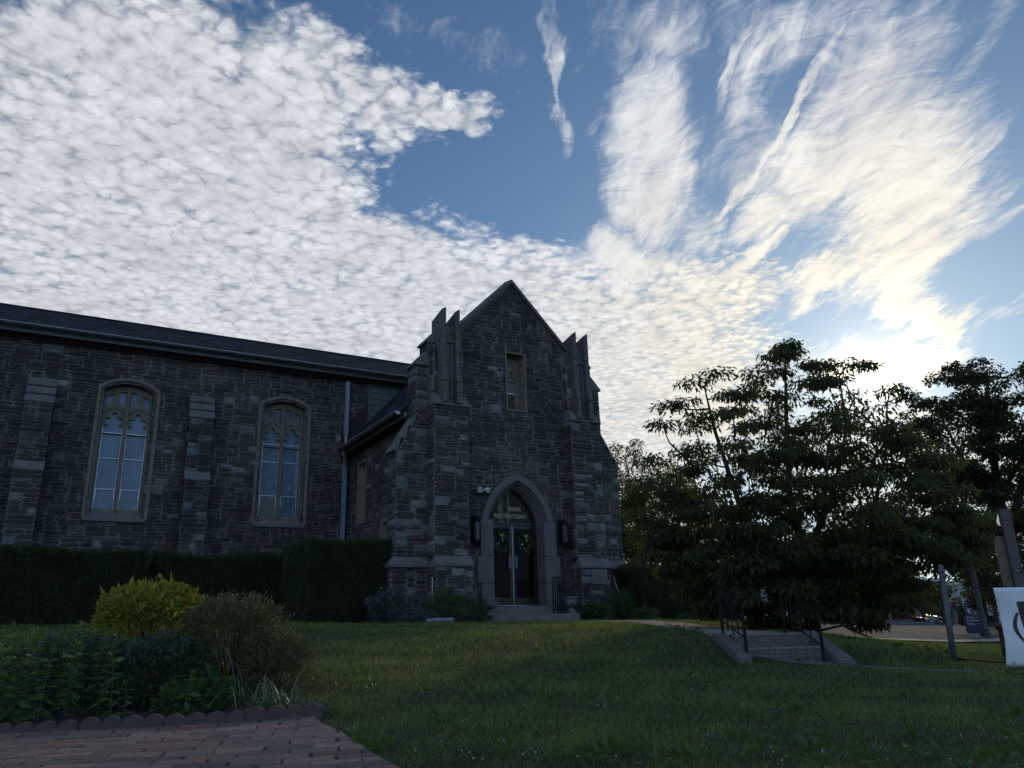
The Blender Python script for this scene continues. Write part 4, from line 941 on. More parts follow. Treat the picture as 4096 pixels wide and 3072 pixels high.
# dogwood behind the garden steps, in flat drooping tiers
def dogwood():
    r = random.Random(21); cx, cy, g = 5.15, 14.2, Hf(5.15, 14.2)
    prof = [(.55, 4.3, 6.5), (.9, 3.4, 6.6), (1.35, 2.7, 6.7), (1.6, 2.4, 8.1), (1.9, 2.35, 8.15), (2.5, 2.2, 8.15), (3.1, 2.4, 7.9), (3.6, 2.75, 7.7), (4.2, 3.0, 7.2), (4.55, 3.2, 6.9), (5.0, 3.9, 6.3), (5.3, 4.6, 6.1), (5.75, 5.15, 5.55)]
    def ext(z):
        for k in range(len(prof)-1):
            if prof[k][0] <= z <= prof[k+1][0]:
                t = (z-prof[k][0])/(prof[k+1][0]-prof[k][0]); return lerp(prof[k][1], prof[k+1][1], t), lerp(prof[k][2], prof[k+1][2], t)
        return prof[-1][1:]
    cl = []
    z = .85
    while z < 5.7:
        x0, x1 = ext(z); hw = (x1-x0)/2; mx = (x0+x1)/2; dens = 1.0 if z < 2.2 else .68 if z < 3.4 else .46
        n = int((48 if z < 2.6 else 34 if z < 3.6 else 26)*max(.3, hw/2.8)**1.4)
        for k in range(n):
            a = r.uniform(0, 2*PI); rr_ = math.sqrt(r.random()) if k % 3 else r.uniform(.85, 1.0)
            x = mx + math.cos(a)*rr_*(hw-.25); y = cy + math.sin(a)*rr_*min(hw, 2.7)*.95
            cl.append((x, y, z + r.uniform(-.24, .20) - .10*rr_, r.uniform(.24, .46)*(1 if z < 4.6 else .8), dens*r.uniform(.6, 1.25)))
        z += .30
    # outer sprays that break the outline
    for x, y, z, q in ((3.45,14,5.0,.35),(3.8,13.6,5.05,.3),(4.65,14,5.15,.32),(5.3,14,5.68,.28),(5.1,14.1,5.5,.3),(6.4,14,5.25,.3),(6.8,14,5.25,.22),(6.0,14.1,5.3,.28),(7.2,14,4.75,.26),(7.45,14,4.6,.2),(2.9,13.8,4.5,.3),(3.2,13.8,4.55,.3),(2.75,13.8,4.15,.28),(2.45,13.8,3.5,.3),(2.25,13.5,3.0,.35),(2.1,13.4,2.45,.3),(2.3,13.4,2.1,.35),(2.3,13.3,1.75,.3),(3.4,12.6,1.15,.3),(3.6,12.4,1.0,.26),(4.4,12.6,.8,.3),(5.0,12.5,.72,.3),(5.5,12.6,.75,.34),(6.2,12.8,.8,.34),(6.5,13,.82,.26),(7.2,13.4,1.6,.3),(7.8,13.4,1.75,.34),(8.2,13.6,1.8,.3),(8.4,13.8,2.3,.3),(7.9,13.8,3.3,.3)):
        cl.append((x, y, z, q*1.15, .5))
    tr = [([(5.15, 14.2, g-.1), (5.12, 14.2, g+.5), (5.2, 14.2, 1.6), (5.05, 14.2, 2.8), (5.15, 14.1, 4.2), (5.3, 14.1, 5.5)], .13, .015),
          ([(5.13, 14.2, g+.4), (4.6, 14.0, 1.5), (4.0, 13.8, 2.6), (3.7, 13.8, 4.0), (3.6, 13.8, 4.8)], .09, .012),
          ([(5.15, 14.2, g+.55), (5.8, 14.3, 1.6), (6.6, 14.2, 2.6), (7.0, 14.2, 3.7), (7.1, 14.1, 4.5)], .09, .012),
          ([(5.2, 14.2, 1.7), (5.7, 13.9, 2.7), (6.1, 13.8, 3.9), (6.2, 13.9, 5.0)], .07, .01),
          ([(5.1, 14.2, 1.0), (4.4, 14.9, 1.7), (3.5, 15.2, 2.3)], .06, .012), ([(5.15, 14.2, 1.0), (6.4, 14.9, 1.6), (7.4, 15.0, 2.0)], .06, .012)]
    tree('dogwood_tree', (5.15, 14.2, g), tr, cl, LF_DOG, 'broad dogwood tree with drooping layered foliage behind the garden steps', lpc=300, lsize=.088, lw=.5, flat=.34, droop=.45, seed=3, zb=-.3)
dogwood()
def crown_clusters(r, cx, cy, z0, z1, rx, n, ry=None, shape=None, rad=(.6, 1.1), den=(.6, 1.2)):
    cl = []; ry = ry or rx
    for k in range(n):
        while True:
            x, y, z = r.uniform(-1, 1), r.uniform(-1, 1), r.uniform(-1, 1)
            d = x*x+y*y+z*z
            if .18 < d < 1: break
        zz = (z0+z1)/2 + z*(z1-z0)/2
        cl.append((cx+x*rx, cy+y*ry, zz, r.uniform(*rad), r.uniform(*den)))
    return cl
r = random.Random(8)
# big tree at the right edge
gx, gy = 21.5, 34.5; g = Hf(gx, gy)
cl = [c for c in crown_clusters(r, 23.2, 35, 3.2, 12.2, 5.6, 130, 4.5, rad=(.4, .85))] + [c for c in crown_clusters(r, 20.6, 34.5, 5.5, 11.3, 2.6, 60, 2.4, rad=(.4, .75))] + [c for c in crown_clusters(r, 21.0, 34.5, .8, 7, 2.8, 46, 2.6, rad=(.5, .9))] + [c for c in crown_clusters(r, 26, 35, 0, 6, 4, 30, rad=(.6, 1.1))]
tree('shade_tree', (gx, gy, g), [([(gx, gy, g-.2), (gx, gy, 3), (21.6, 34.5, 6), (21.9, 34.5, 9), (22.3, 34.5, 11.4)], .33, .05), ([(gx, gy, 3.4), (23, 35, 6), (25, 35.5, 8.6), (26, 35.5, 10.6)], .2, .04), ([(21.5, 34.5, 4.4), (20.2, 34, 6.6), (19.4, 34, 9.2)], .14, .03), ([(21.6, 34.5, 5.5), (23, 34, 7.5), (23.6, 34, 11)], .14, .03)],
     cl, LF_OAK, 'tall dark shade tree standing at the right edge beyond the drive', lpc=210, lsize=.16, lw=.7, flat=.55, droop=.3, seed=11, zb=0)
# narrow-leaved tree just right of the wing
g = Hf(5.2, 32)
cl = crown_clusters(r, 5.4, 32, 1.3, 7.2, 2.5, 60, rad=(.5, .85)) + [(4.35, 32, 7.75, .28, .25), (4.2, 32, 7.3, .35, .3), (5.25, 32, 7.9, .25, .25), (5.0, 32, 7.5, .35, .35), (5.6, 32, 7.0, .4, .4), (6.5, 32, 6.9, .4, .4), (7.1, 32, 6.4, .5, .5)]
tree('willow_leaved_tree', (5.2, 32, g), [([(5.2, 32, g-.2), (5.2, 32, 2.2), (5.0, 32, 4.5), (4.7, 32, 7.2)], .16, .02), ([(5.2, 32, 2.4), (6.1, 32, 4.5), (6.6, 32, 6.4)], .1, .02)], cl, LF_WEEP, 'mid green tree with narrow leaves rising behind the right corner of the church wing', lpc=330, lsize=.22, lw=.22, flat=.8, droop=.5, seed=5, zb=.1)
# --- hedges
def hedge(u0, u1, y0, y1, ztop, label, seed, name='clipped_hedge', zdrop=0, group='clipped evergreen hedges along the church', ridge=.05):
    r = np.random.default_rng(seed); p = W((u0+u1)/2, (y0+y1)/2); g = Hf(p[0], p[1])-.05
    e = empty(name, (p[0], p[1], g), ORZ, label, 'hedge', group); L, D, Hh = u1-u0, y1-y0, ztop-g
    # solid near-black box added inside to block light through the leaves
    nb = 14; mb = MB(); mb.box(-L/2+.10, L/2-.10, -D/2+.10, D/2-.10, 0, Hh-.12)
    mb.build('dark_core', plain('hedge_core_dark', (.010, .011, .007), .95), e)
    def bulge(a, b): return .05*np.sin(a*3.1+seed)*np.cos(b*4.3+seed*2) + .03*np.sin(a*9+b*7)
    A = []
    def face(n, f): 
        a, b = r.random(n), r.random(n); A.append(f(a, b, -r.random(n)**1.5*.16 + .02))
    n1 = int(L*Hh*5200); n2 = int(L*D*2600); n3 = int(D*Hh*3600)
    def topz(a): return Hh + zdrop*(a-.5) + ridge*np.sin(a*L*2.3+seed)
    face(n1, lambda a, b, n: np.stack([(a-.5)*L, -D/2 - n + bulge(a*L, b*Hh), b*topz(a)], 1))
    face(n2, lambda a, b, n: np.stack([(a-.5)*L, (b-.5)*D, topz(a)+n + bulge(a*L, b*D)], 1))
    for s in (-1, 1): face(n3, lambda a, b, n: np.stack([s*(L/2+n+bulge(a*D, b*Hh)), (a-.5)*D, b*topz(np.full(len(a), (s+1)/2))], 1))
    P = np.concatenate(A); D_ = rdir(r, len(P), .5); D_ += (P/np.array([L, D, Hh]))*np.array([.5, 1.2, .3])
    V, F, rn = leafset(P, D_, r.uniform(.035, .075, len(P)), .016, r, .15, .1)
    npmesh('foliage', V, F, LF_HED, e, rn); return e
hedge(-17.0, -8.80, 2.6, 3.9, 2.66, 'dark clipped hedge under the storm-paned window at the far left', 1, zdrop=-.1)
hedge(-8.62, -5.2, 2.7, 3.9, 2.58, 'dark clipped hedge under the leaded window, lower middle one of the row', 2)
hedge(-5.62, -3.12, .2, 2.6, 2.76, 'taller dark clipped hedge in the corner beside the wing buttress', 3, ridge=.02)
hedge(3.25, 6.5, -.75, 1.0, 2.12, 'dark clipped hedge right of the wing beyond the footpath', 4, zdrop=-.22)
# --- shrubs
def shrub(name, c, rad, z0, z1, mat, label, cat='shrub', group=None, n=6000, ls=.06, lw=.4, seed=1, droop=.1, zb=.6, core=True, lump=.16, tips=0, coremat=None, fl=None, flat_top=False, sprays=0):
    r = np.random.default_rng(seed); g = Hf(c[0], c[1]); e = empty(name, (c[0], c[1], g), 0, label, cat, group); cz = (z0+z1)/2-g; hz = (z1-z0)/2
    q = r.normal(size=(n, 3)); q /= np.linalg.norm(q, axis=1, keepdims=True)
    if flat_top: q[:, 2] = np.sign(q[:, 2])*np.abs(q[:, 2])**.8
    ph = r.uniform(0, 6, 6); s = 1 + lump*(np.sin(q[:, 0]*4+ph[0])*np.cos(q[:, 1]*4+ph[1]) + .7*np.sin(q[:, 2]*6+ph[2]+q[:, 0]*3) + .5*np.sin(q[:, 0]*11+ph[3])*np.sin(q[:, 2]*9+ph[4]+q[:, 1]*8))
    k = (1 - r.random(n)**2.2*.45)*s
    P = q*k[:, None]*np.array([rad[0], rad[1], hz]) + np.array([0, 0, cz]); P[:, 2] = np.maximum(P[:, 2], .02)
    D = q*.9 + rdir(r, n)*.7; D[:, 2] += zb*.7
    sz = ls*r.uniform(.6, 1.3, n); V, F, rn = leafset(P, D, sz, sz*lw, r, .18, droop)
    if tips:
        a = r.random(tips)*6.28; t = np.stack([np.cos(a)*rad[0]*r.random(tips)**.5, np.sin(a)*rad[1]*r.random(tips)**.5, np.zeros(tips)], 1); t[:, 2] = cz + hz*np.sqrt(np.maximum(.05, 1-(t[:, 0]/rad[0])**2-(t[:, 1]/rad[1])**2))*1.0
        TP = np.repeat(t, 9, 0) + np.tile(np.linspace(0, .11, 9)[:, None]*np.array([[0, 0, 1]]), (tips, 1)); TD = rdir(r, len(TP), 1.0)
        V2, F2, r2 = leafset(TP, TD, ls*r.uniform(.7, 1.2, len(TP)), ls*lw, r, .18, .05); F = np.concatenate([F, F2+len(V)]); V = np.concatenate([V, V2]); rn = np.r_[rn, r2]
    if sprays:      # shoots that stand proud of the outline
        qd = rdir(r, sprays, .55); qd[:, 2] = np.abs(qd[:, 2])*.9; qd /= np.linalg.norm(qd, axis=1, keepdims=True); base = qd*np.array([rad[0], rad[1], hz])*.92 + np.array([0, 0, cz]); ln_ = r.uniform(.06, .17, sprays); dr_ = qd*.7 + np.array([0, 0, .5])+r.normal(size=(sprays, 3))*.25
        TP = (base[:, None, :] + dr_[:, None, :]*ln_[:, None, None]*np.linspace(0, 1, 8)[None, :, None]).reshape(-1, 3); TD = np.repeat(dr_, 8, 0)*.8 + rdir(r, len(TP), .2)*.9
        V2, F2, r2 = leafset(TP, TD, ls*r.uniform(.6, 1.15, len(TP)), ls*lw, r, .18, .05); F = np.concatenate([F, F2+len(V)]); V = np.concatenate([V, V2]); rn = np.r_[rn, r2]
    npmesh('foliage', V, F, mat, e, rn)
    mb = MB()
    for i in range(14):
        a = r.random()*6.28; rr_ = r.random()*.8; mb.tube([(math.cos(a)*.06, math.sin(a)*.06, 0), (math.cos(a)*rad[0]*rr_*.5, math.sin(a)*rad[1]*rr_*.5, cz*.7), (math.cos(a)*rad[0]*rr_, math.sin(a)*rad[1]*rr_, cz+hz*.6*(1-rr_*.4))], [.012, .009, .004], 5)
    mb.build('stems', BARK, e)
    if fl:
        m2, nf, fs = fl; fi = r.integers(0, n, nf); FP = P[fi]*1.03; Vf, Ff, rf = leafset(FP, rdir(r, nf, .6), fs, fs*.8, r, .1, 0); npmesh('blossom', Vf, Ff, m2, e, rf)
    return e
shrub('golden_shrub', (-4.0, 8.7), (.55, .5), .48, 1.12, LF_YEL, 'yellow-green leafy shrub, tallest in the front bed', n=2400, ls=.10, lw=.38, seed=4, tips=90, lump=.24, sprays=70)
shrub('azalea_bush', (-2.80, 7.95), (.54, .50), .04, .97, LF_AZ, 'rounded olive-brown azalea bush on the right of the front bed', n=9000, ls=.046, lw=.35, seed=5, tips=200, lump=.22, flat_top=True, sprays=150)
shrub('azalea_bush', (-2.32, 7.65), (.34, .32), .06, .62, LF_AZ, 'low olive-brown azalea spilling over the lawn edge of the front bed', n=3800, ls=.044, lw=.35, seed=15, tips=80, lump=.24, sprays=60)
bl = 'bluish green perennials in the front bed'
shrub('perennial_clump', (-3.3, 7.45), (.48, .38), .04, .62, LF_BLUE, 'blue-green leafy clump in front of the azalea bush', 'plant', bl, n=4200, ls=.07, lw=.33, seed=6, tips=60, lump=.1)
shrub('perennial_clump', (-4.15, 7.6), (.55, .4), .04, .66, LF_BLUE, 'blue-green leafy clump below the golden shrub', 'plant', bl, n=4500, ls=.07, lw=.33, seed=7, tips=60, lump=.1)
shrub('perennial_clump', (-5.2, 7.5), (.6, .45), .04, .64, LF_BLUE, 'blue-green leafy clump at the left edge of the picture', 'plant', bl, n=4800, ls=.07, lw=.33, seed=8, tips=50, lump=.1)
shrub('low_filler_plant', (-2.75, 7.0), (.30, .22), .03, .30, LF_GREEN, 'small broad-leaved plant at the foot of the azalea bush', 'plant', n=500, ls=.08, lw=.5, seed=9, tips=6)
# phlox stalks in front
def phlox(x, y, h, seed, label, nst=4, sp=.07):
    r = np.random.default_rng(seed); g = Hf(x, y); e = empty('phlox_plant', (x, y, g), 0, label, 'plant', 'leafy phlox stalks along the front of the bed'); P = []; D = []; S = []; mb = MB()
    for k in range(nst):
        ox, oy = r.normal(size=2)*sp; hh = h*r.uniform(.75, 1.0) if k else h; lx, ly = r.normal(size=2)*.06
        mb.tube([(ox, oy, 0), (ox+lx*.4, oy+ly*.4, hh*.5), (ox+lx, oy+ly, hh)], [.0045, .004, .0025], 5)
        nn = int(hh/.045); 
        for i in range(2, nn):
            t = i/nn; a = i*1.57 + r.normal()*.3
            for s in (0, PI):
                P.append((ox+lx*t, oy+ly*t, hh*t)); up = -.1+.9*t*t; D.append((math.cos(a+s), math.sin(a+s), up)); S.append(.135*(1-.45*t)*r.uniform(.7, 1.2))
        for i in range(9): P.append((ox+lx, oy+ly, hh)); D.append(tuple(r.normal(size=3)*.5+np.array([0, 0, .8]))); S.append(.05)
    S = np.array(S); P = np.array(P)+r.normal(size=(len(P), 3))*.006; D = np.array(D, float)+r.normal(size=(len(D), 3))*.22; V, F, rn = leafset(P, D, S, S*.42, r, .15, .22)
    mb.build('stem', STEM, e); npmesh('leaf', V, F, LF_GREEN, e, rn)
ph = [(-5.05, 6.35, .70, 'leafy phlox clump at the left edge of the bed'), (-4.70, 6.55, .66, 'leafy phlox clump second from the left edge'), (-4.40, 6.30, .62, 'leafy phlox clump third from the left edge'), (-4.12, 6.55, .72, 'dense leafy phlox clump left of the tall pale stalk'),
      (-3.86, 6.35, .70, 'leafy phlox clump next to the tall pale stalk'), (-3.52, 6.45, .74, 'tall pale green stalk rising above the edging'), (-3.20, 6.45, .66, 'thin upright phlox stalk right of the tall pale one'), (-3.02, 6.35, .30, 'short phlox seedling beside the thin stalk'), (-2.72, 6.50, .34, 'short broad phlox at the end of the row'), (-4.55, 6.85, .72, 'leafy phlox clump behind the row at left'), (-3.75, 6.9, .70, 'leafy phlox clump behind the tall pale stalk')]
for k, (x, y, h, lb) in enumerate(ph): phlox(x, y, h, 60+k, lb, 1 if k in (5, 6, 7, 8) else 7, .03 if k in (5, 6, 7, 8) else .11)
def straps(name, x, y, n, L, w, mat, label, seed, spread=.1, rise=.6):
    r = np.random.default_rng(seed); g = Hf(x, y); e = empty(name, (x, y, g), 0, label, 'plant'); V = []; F = []; rn = []; c = 0
    for k in range(n):
        a = r.random()*6.28; o = r.normal(size=2)*spread; l = L*r.uniform(.5, 1.1); ww = w*r.uniform(.7, 1.2); lean = r.uniform(.25, 1.0); side = np.array([-math.sin(a), math.cos(a), 0]); rv = r.random()
        for i in range(8):
            t = i/7; hx = l*(t*lean*.7+t*t*lean*.25); hz = l*rise*(t*(1.5-.55*lean) - t*t*(.5+.75*lean)); p = np.array([o[0]+math.cos(a)*hx, o[1]+math.sin(a)*hx, max(.01, hz)]); wq = ww*(1-t**3)*(.6+.4*min(1, 3*t))
            V += [p-side*wq/2, p+side*wq/2]; rn += [rv, rv]
            if i: F.append((c-2, c-1, c+1, c))
            c += 2
    npmesh('leaf', np.array(V), np.array(F), mat, e, np.array(rn)); return e
straps('daylily_clump', -2.0, 6.72, 90, .62, .018, LF_IRIS, 'clump of arching strap leaves at the right end of the bed', 1, .10, .8)
straps('daylily_clump', -2.38, 7.12, 26, .85, .016, LF_IRIS, 'few long strap leaves leaning over the azalea bush', 2, .08, .95)
straps('hosta_plant', -1.72, 6.62, 34, .26, .06, LF_IRIS, 'small hosta with broad pale leaves beside the lawn edge', 3, .06, .6)
straps('daylily_clump', -1.58, 6.52, 40, .30, .012, LF_GREEN, 'low tuft of fine green leaves at the end of the edging', 4, .09, .7)
# plants at the foot of the church
def atw(u, y): p = W(u, y); return (p[0], p[1])
shrub('catmint_bush', atw(-4.0, -.55), (.42, .40), .80, 1.50, LF_BLUE, 'bluish bush with violet flowers in front of the corner hedge', n=3500, ls=.06, lw=.3, seed=31, fl=(PURPLE, 420, .04), lump=.2)
shrub('catmint_bush', atw(-3.25, -.95), (.40, .28), .78, 1.02, LF_BLUE, 'low violet-flowered mound behind the drain pipe', n=1800, ls=.05, lw=.3, seed=32, fl=(PURPLE, 420, .035), lump=.2)
shrub('leafy_bush', atw(-2.55, -.85), (.48, .38), .80, 1.50, LF_GREEN, 'rounded dark green bush against the left front buttress', n=5200, ls=.05, lw=.25, seed=33, lump=.14, tips=30)
shrub('leafy_bush', atw(-1.75, -.95), (.24, .22), .78, 1.25, LF_GREEN, 'small upright green plant left of the urn', n=1500, ls=.06, lw=.2, seed=34, lump=.18, tips=14)
shrub('hosta_bush', atw(1.85, -.85), (.36, .26), .72, 1.12, LF_GREEN, 'broad-leaved low plant right of the doorsteps', n=700, ls=.12, lw=.55, seed=35, droop=.4)
shrub('leafy_bush', atw(2.65, -.85), (.40, .32), .70, 1.42, LF_GREEN, 'feathery green bush in front of the right front buttress', n=3600, ls=.06, lw=.2, seed=36, lump=.15, tips=24)
shrub('leafy_bush', atw(3.35, -1.0), (.48, .35), .66, 1.72, LF_DARK, 'tall dark bush at the right corner of the wing', n=6000, ls=.05, lw=.3, seed=37, lump=.15, tips=26)
shrub('hosta_bush', atw(3.05, -1.35), (.34, .22), .66, .98, LF_GREEN, 'low broad-leaved plant at the foot of the tall dark bush', n=520, ls=.11, lw=.5, seed=38, droop=.35)
shrub('hosta_bush', atw(4.4, -1.6), (.30, .2), .62, .80, LF_GREEN, 'tuft of weeds at the foot of the right hedge', n=380, ls=.09, lw=.4, seed=39, droop=.2)
# --- lawn grass and clover
def in_mask(X, Y):
    m = np.ones(len(X), bool)
    def out(poly, grow=0):
        P = np.array(poly); c = np.zeros(len(X), bool); j = len(P)-1
        for i in range(len(P)):
            xi, yi = P[i]; xj, yj = P[j]
            with np.errstate(divide='ignore', invalid='ignore'): c ^= ((yi > Y) != (yj > Y)) & (X < (xj-xi)*(Y-yi)/(yj-yi+1e-12)+xi)
            j = i
        return ~c
    for p in (PATIO, BED, wl+wr[::-1], [(2.56, 9.66), (3.92, 9.66), (3.92, 10.9), (2.56, 10.9)], ROAD, LOWER): m &= out(p)
    u = (X-OX)*math.cos(ORZ)+(Y-OY)*math.sin(ORZ); v = -(X-OX)*math.sin(ORZ)+(Y-OY)*math.cos(ORZ)
    m &= ~((v > -.45) & (u < 3.6) & (u > -3.7)); m &= ~((v > 2.7) & (u < 3.5)); m &= ~((v > -.9) & (abs(u) < 1.32))
    return m
ROAD = [(8.4, 21.8), (13.2, 23.6), (19.2, 28.5), (60, 44), (60, 64), (31, 57.5), (19, 62.5), (5, 66), (5, 60), (10.5, 46), (11.8, 34), (10.2, 26)]
LOWER = LWK
def grass():
    r = np.random.default_rng(12); segs = [(3.2, 7, 2600, .045, .0045), (7, 11, 1500, .05, .007), (11, 17, 900, .055, .010), (17, 30, 260, .07, .018), (30, 48, 60, .09, .03)]
    VV = []; RR = []
    for d0, d1, dens, hh, ww in segs:
        a0, a1 = R(-36), R(36); area = (a1-a0)/2*(d1*d1-d0*d0); n = int(area*dens)
        a = r.uniform(a0, a1, n); d = np.sqrt(r.uniform(d0*d0, d1*d1, n)); X, Y = d*np.sin(a), d*np.cos(a); m = in_mask(X, Y); X, Y = X[m], Y[m]
        pat = np.sin(X*1.3+2*np.sin(Y*.9))*np.cos(Y*1.7+X*.6) + .6*np.sin(X*5.1+Y*3.3)*np.sin(Y*6.3-X*2.7); k = r.random(len(X)) < .72+.25*pat; X, Y, pat = X[k], Y[k], pat[k]; n = len(X)
        Z = zt(X, Y); h = hh*r.uniform(.45, 1.25, n)*(1+.35*pat); an = r.random(n)*6.28; w = ww*r.uniform(.6, 1.3, n); le = r.normal(size=(n, 2))*.4*h[:, None]
        B = np.stack([X, Y, Z-.005], 1); s = np.stack([np.cos(an), np.sin(an), np.zeros(n)], 1)*w[:, None]/2; tip = B+np.stack([le[:, 0], le[:, 1], h], 1)
        VV.append(np.stack([B-s, B+s, tip], 1).reshape(-1, 3)); RR.append(np.repeat(np.clip(.5+.3*pat+r.normal(size=n)*.22, 0, 1), 3))
    V = np.concatenate(VV); F = np.arange(len(V)).reshape(-1, 3)
    tag(npmesh('grass', V, F, LF_GRASS, None, np.concatenate(RR)), 'short mown lawn grass over the slope in front of the church', 'grass', kind='stuff')
LF_GRASS = m_leaf('grass_blade', (.072, .118, .038), (.125, .185, .058), (.125, .15, .052), (.30, .38, .06), .36, .55)
grass()
def clover():
    r = np.random.default_rng(3); n = 300; a = r.uniform(R(-14), R(36), n); d = 4.2+13*r.random(n)**1.4; X, Y = d*np.sin(a), d*np.cos(a); m = in_mask(X, Y); X, Y = X[m], Y[m]; mb = MB()
    for x, y in zip(X, Y):
        z = _zt1(x, y); h = r.uniform(.03, .06); q = r.uniform(.004, .007); mb.add([(x+q*i, y+q*j, z+h+q*k) for i, j, k in ((1,0,0),(0,1,0),(-1,0,0),(0,-1,0),(0,0,1),(0,0,-1))], [(0,1,4),(1,2,4),(2,3,4),(3,0,4),(1,0,5),(2,1,5),(3,2,5),(0,3,5)])
    tag(mb.build('clover_flowers', CLOVER), 'scattered small white clover heads in the lawn', 'flowers', kind='stuff')
clover()
def weeds():
    r = np.random.default_rng(9); PP = []; DD = []
    for k in range(280):
        a, d = r.uniform(R(-14), R(36)), 4.2+10*r.random()**1.3; x, y = d*math.sin(a), d*math.cos(a)
        if not in_mask(np.array([x]), np.array([y]))[0]: continue
        n = r.integers(8, 22); c = np.array([x, y, _zt1(x, y)+.02]); q = r.normal(size=(n, 2))*.05; PP.append(np.c_[c[0]+q[:, 0], c[1]+q[:, 1], np.full(n, c[2])+r.random(n)*.03]); DD.append(np.c_[q*12, r.uniform(.1, .9, n)])
    P = np.concatenate(PP); V, F, rn = leafset(P, np.concatenate(DD)+1e-3, r.uniform(.05, .11, len(P)), .026, r, .1, .1)
    tag(npmesh('lawn_weeds', V, F, LF_GREEN, None, rn), 'patches of dandelion and clover leaves growing through the lawn', 'weeds', kind='stuff')
weeds()
def litter():
    r = np.random.default_rng(4); n = 2600; X = r.uniform(-5.5, -1.2, n); Y = r.uniform(5.6, 8.5, n); k = np.array([inpoly(BED, x, y) for x, y in zip(X, Y)]); X, Y = X[k], Y[k]; n = len(X)
    V, F, rn = leafset(np.c_[X, Y, zt(X, Y)+.018], np.c_[r.normal(size=(n, 2)), r.normal(size=n)*.12], r.uniform(.03, .11, n), r.uniform(.004, .014, n), r, .1, 0)
    tag(npmesh('bark_litter', V, F, plain('bark_chips', (.075, .058, .045), .9, 0, .5, 8, .3), None, rn), 'brown twigs and bark chips lying on the bed soil', 'litter', kind='stuff')
litter()
# scalloped edging blocks
EDM = plain('edging_concrete', (.072, .056, .050), .9, 0, .3, 14, .6)
def edging():
    a = Vector((-1.50, 6.29, 0)); b = Vector((-5.3, 5.43, 0)); d = (b-a).normalized(); L = .56; n = 7; ang = math.atan2(-d.y, -d.x)
    lb = ['first at the lawn end, beside the low tuft of leaves', 'second from the lawn end, in front of the daylily leaves', 'third from the lawn end, before the bare mulch', 'fourth from the lawn end, in front of the short phlox', 'fifth from the lawn end, under the thin stalk', 'sixth from the lawn end, under the dense phlox clumps', 'last at the left edge of the picture']
    proto = None
    for k in range(n):
        c = a + d*(L*(k+.5)+.004*k); z = Hf(c.x, c.y)
        if proto is None:
            mb = MB(); prof = [(-L/2+.003, -.08)]
            for i in range(4):
                c0 = -L/2+.07+i*.14; prof += [(c0+.0665*math.cos(R(q)), .035+.055*math.sin(R(q))) for q in range(175, -1, -20)]
            prof += [(L/2-.003, -.08)]
            mb.prism(prof[::-1], lambda x, zz, nn: (x, nn, zz), -.028, .028); o = mb.build('edging_block', EDM, bevel=.006); proto = o
        else: o = proto.copy(); C.objects.link(o)
        o.location = (c.x, c.y, z+.02 + random.Random(k).uniform(-.006, .006)); o.rotation_euler = (random.Random(k).uniform(-.04, .04), 0, ang+random.Random(k+9).uniform(-.02, .02))
        tag(o, 'scalloped concrete edging block, ' + lb[k], 'edging', 'scalloped edging blocks of the bed')
edging()

# ------------------------------------------------------------------ street side
PI2 = 2*PI
def az(a_deg, d, z=None):
    x, y = d*math.sin(R(a_deg)), d*math.cos(R(a_deg)); return (x, y, Hf(x, y) if z is None else z)
asph = plain('asphalt', (.042, .047, .058), .95, 0, .2, 2.2, .4, .05)
sheet('road', ROAD, .03, asph, 1.5)
sheet('sidewalk', [(8.9, 20.6), (13.8, 22.6), (19.8, 27.6), (19.2, 28.45), (13.2, 23.55), (8.4, 21.7)], .05, plain('sidewalk_concrete', (.26, .24, .21), .9, 0, .15, 2, .3), .8)
def ribbon(name, pts, w, h, mat):
    mb = MB(); rings = []
    for i, p in enumerate(pts):
        q0, q1 = Vector(pts[max(i-1, 0)]), Vector(pts[min(i+1, len(pts)-1)]); t = (q1-q0).normalized(); n = Vector((-t.y, t.x)); z = Hf(*p); a = Vector(p)-n*w/2; b = Vector(p)+n*w/2
        rings.append([(a.x, a.y, z-.1), (a.x, a.y, z+h), (b.x, b.y, z+h), (b.x, b.y, z-.1)])
    mb.loft(rings, True, None, True); return tag(mb.build(name, mat), kind='structure')
ribbon('kerb', [(5, 65), (12, 64.2), (19, 62.2), (25, 60.0), (31, 57.2), (45, 57), (60, 60)], .35, .22, plain('kerb_stone', (.17, .17, .17), .85, 0, .2, 3, .3))
# --- pipe post, ropes and banner
PX, PY = 5.40, 10.22; g = Hf(PX, PY)
e = empty('pipe_post', (PX, PY, g), 0, 'grey metal pipe post with rounded cap holding the banner rope', 'post')
GREYP = plain('grey_pipe', (.075, .088, .10), .55, .3, .25, 8, .2)
a = MB(); a.tube([(0, 0, -.1), (.02, 0, .5), (.05, 0, 1.10)], .036, 12); a.build('pole', GREYP, e, smooth=True)
a = MB(); a.lathe([(.036, 0), (.043, .01), (.043, .035), (.03, .055), (.036, .07), (.030, .095), (.01, .11)], (.05, 0, 1.09), 12); a.build('cap', GREYP, e, smooth=True)
a = MB(); a.tube([(-.02, -.01, .02), (.05, -.02, .05), (.12, -.02, .03)], .02, 6); a.build('knot', BLACKM, e)
BX0, BY0, BX1, BY1 = 5.93, 10.02, 8.9, 9.6; BT, BB = .955, .02
def rope(p, q, sag, label):
    mb = MB(); mb.tube([Vector(p).lerp(Vector(q), k/8) - Vector((0, 0, sag*4*(k/8)*(1-k/8))) for k in range(9)], .007, 5)
    tag(mb.build('rope', BLACKM), label, 'rope', 'ropes tying the banner to the pipe post')
rope((PX+.05, PY-.04, g+1.05), (BX0+.03, BY0-.01, BT-.05), .02, 'black rope from the top of the pipe post to the banner corner')
rope((PX+.05, PY-.04, g+.05), (BX0+.07, BY0-.01, BB+.05), .005, 'black rope along the grass from the post foot to the banner')
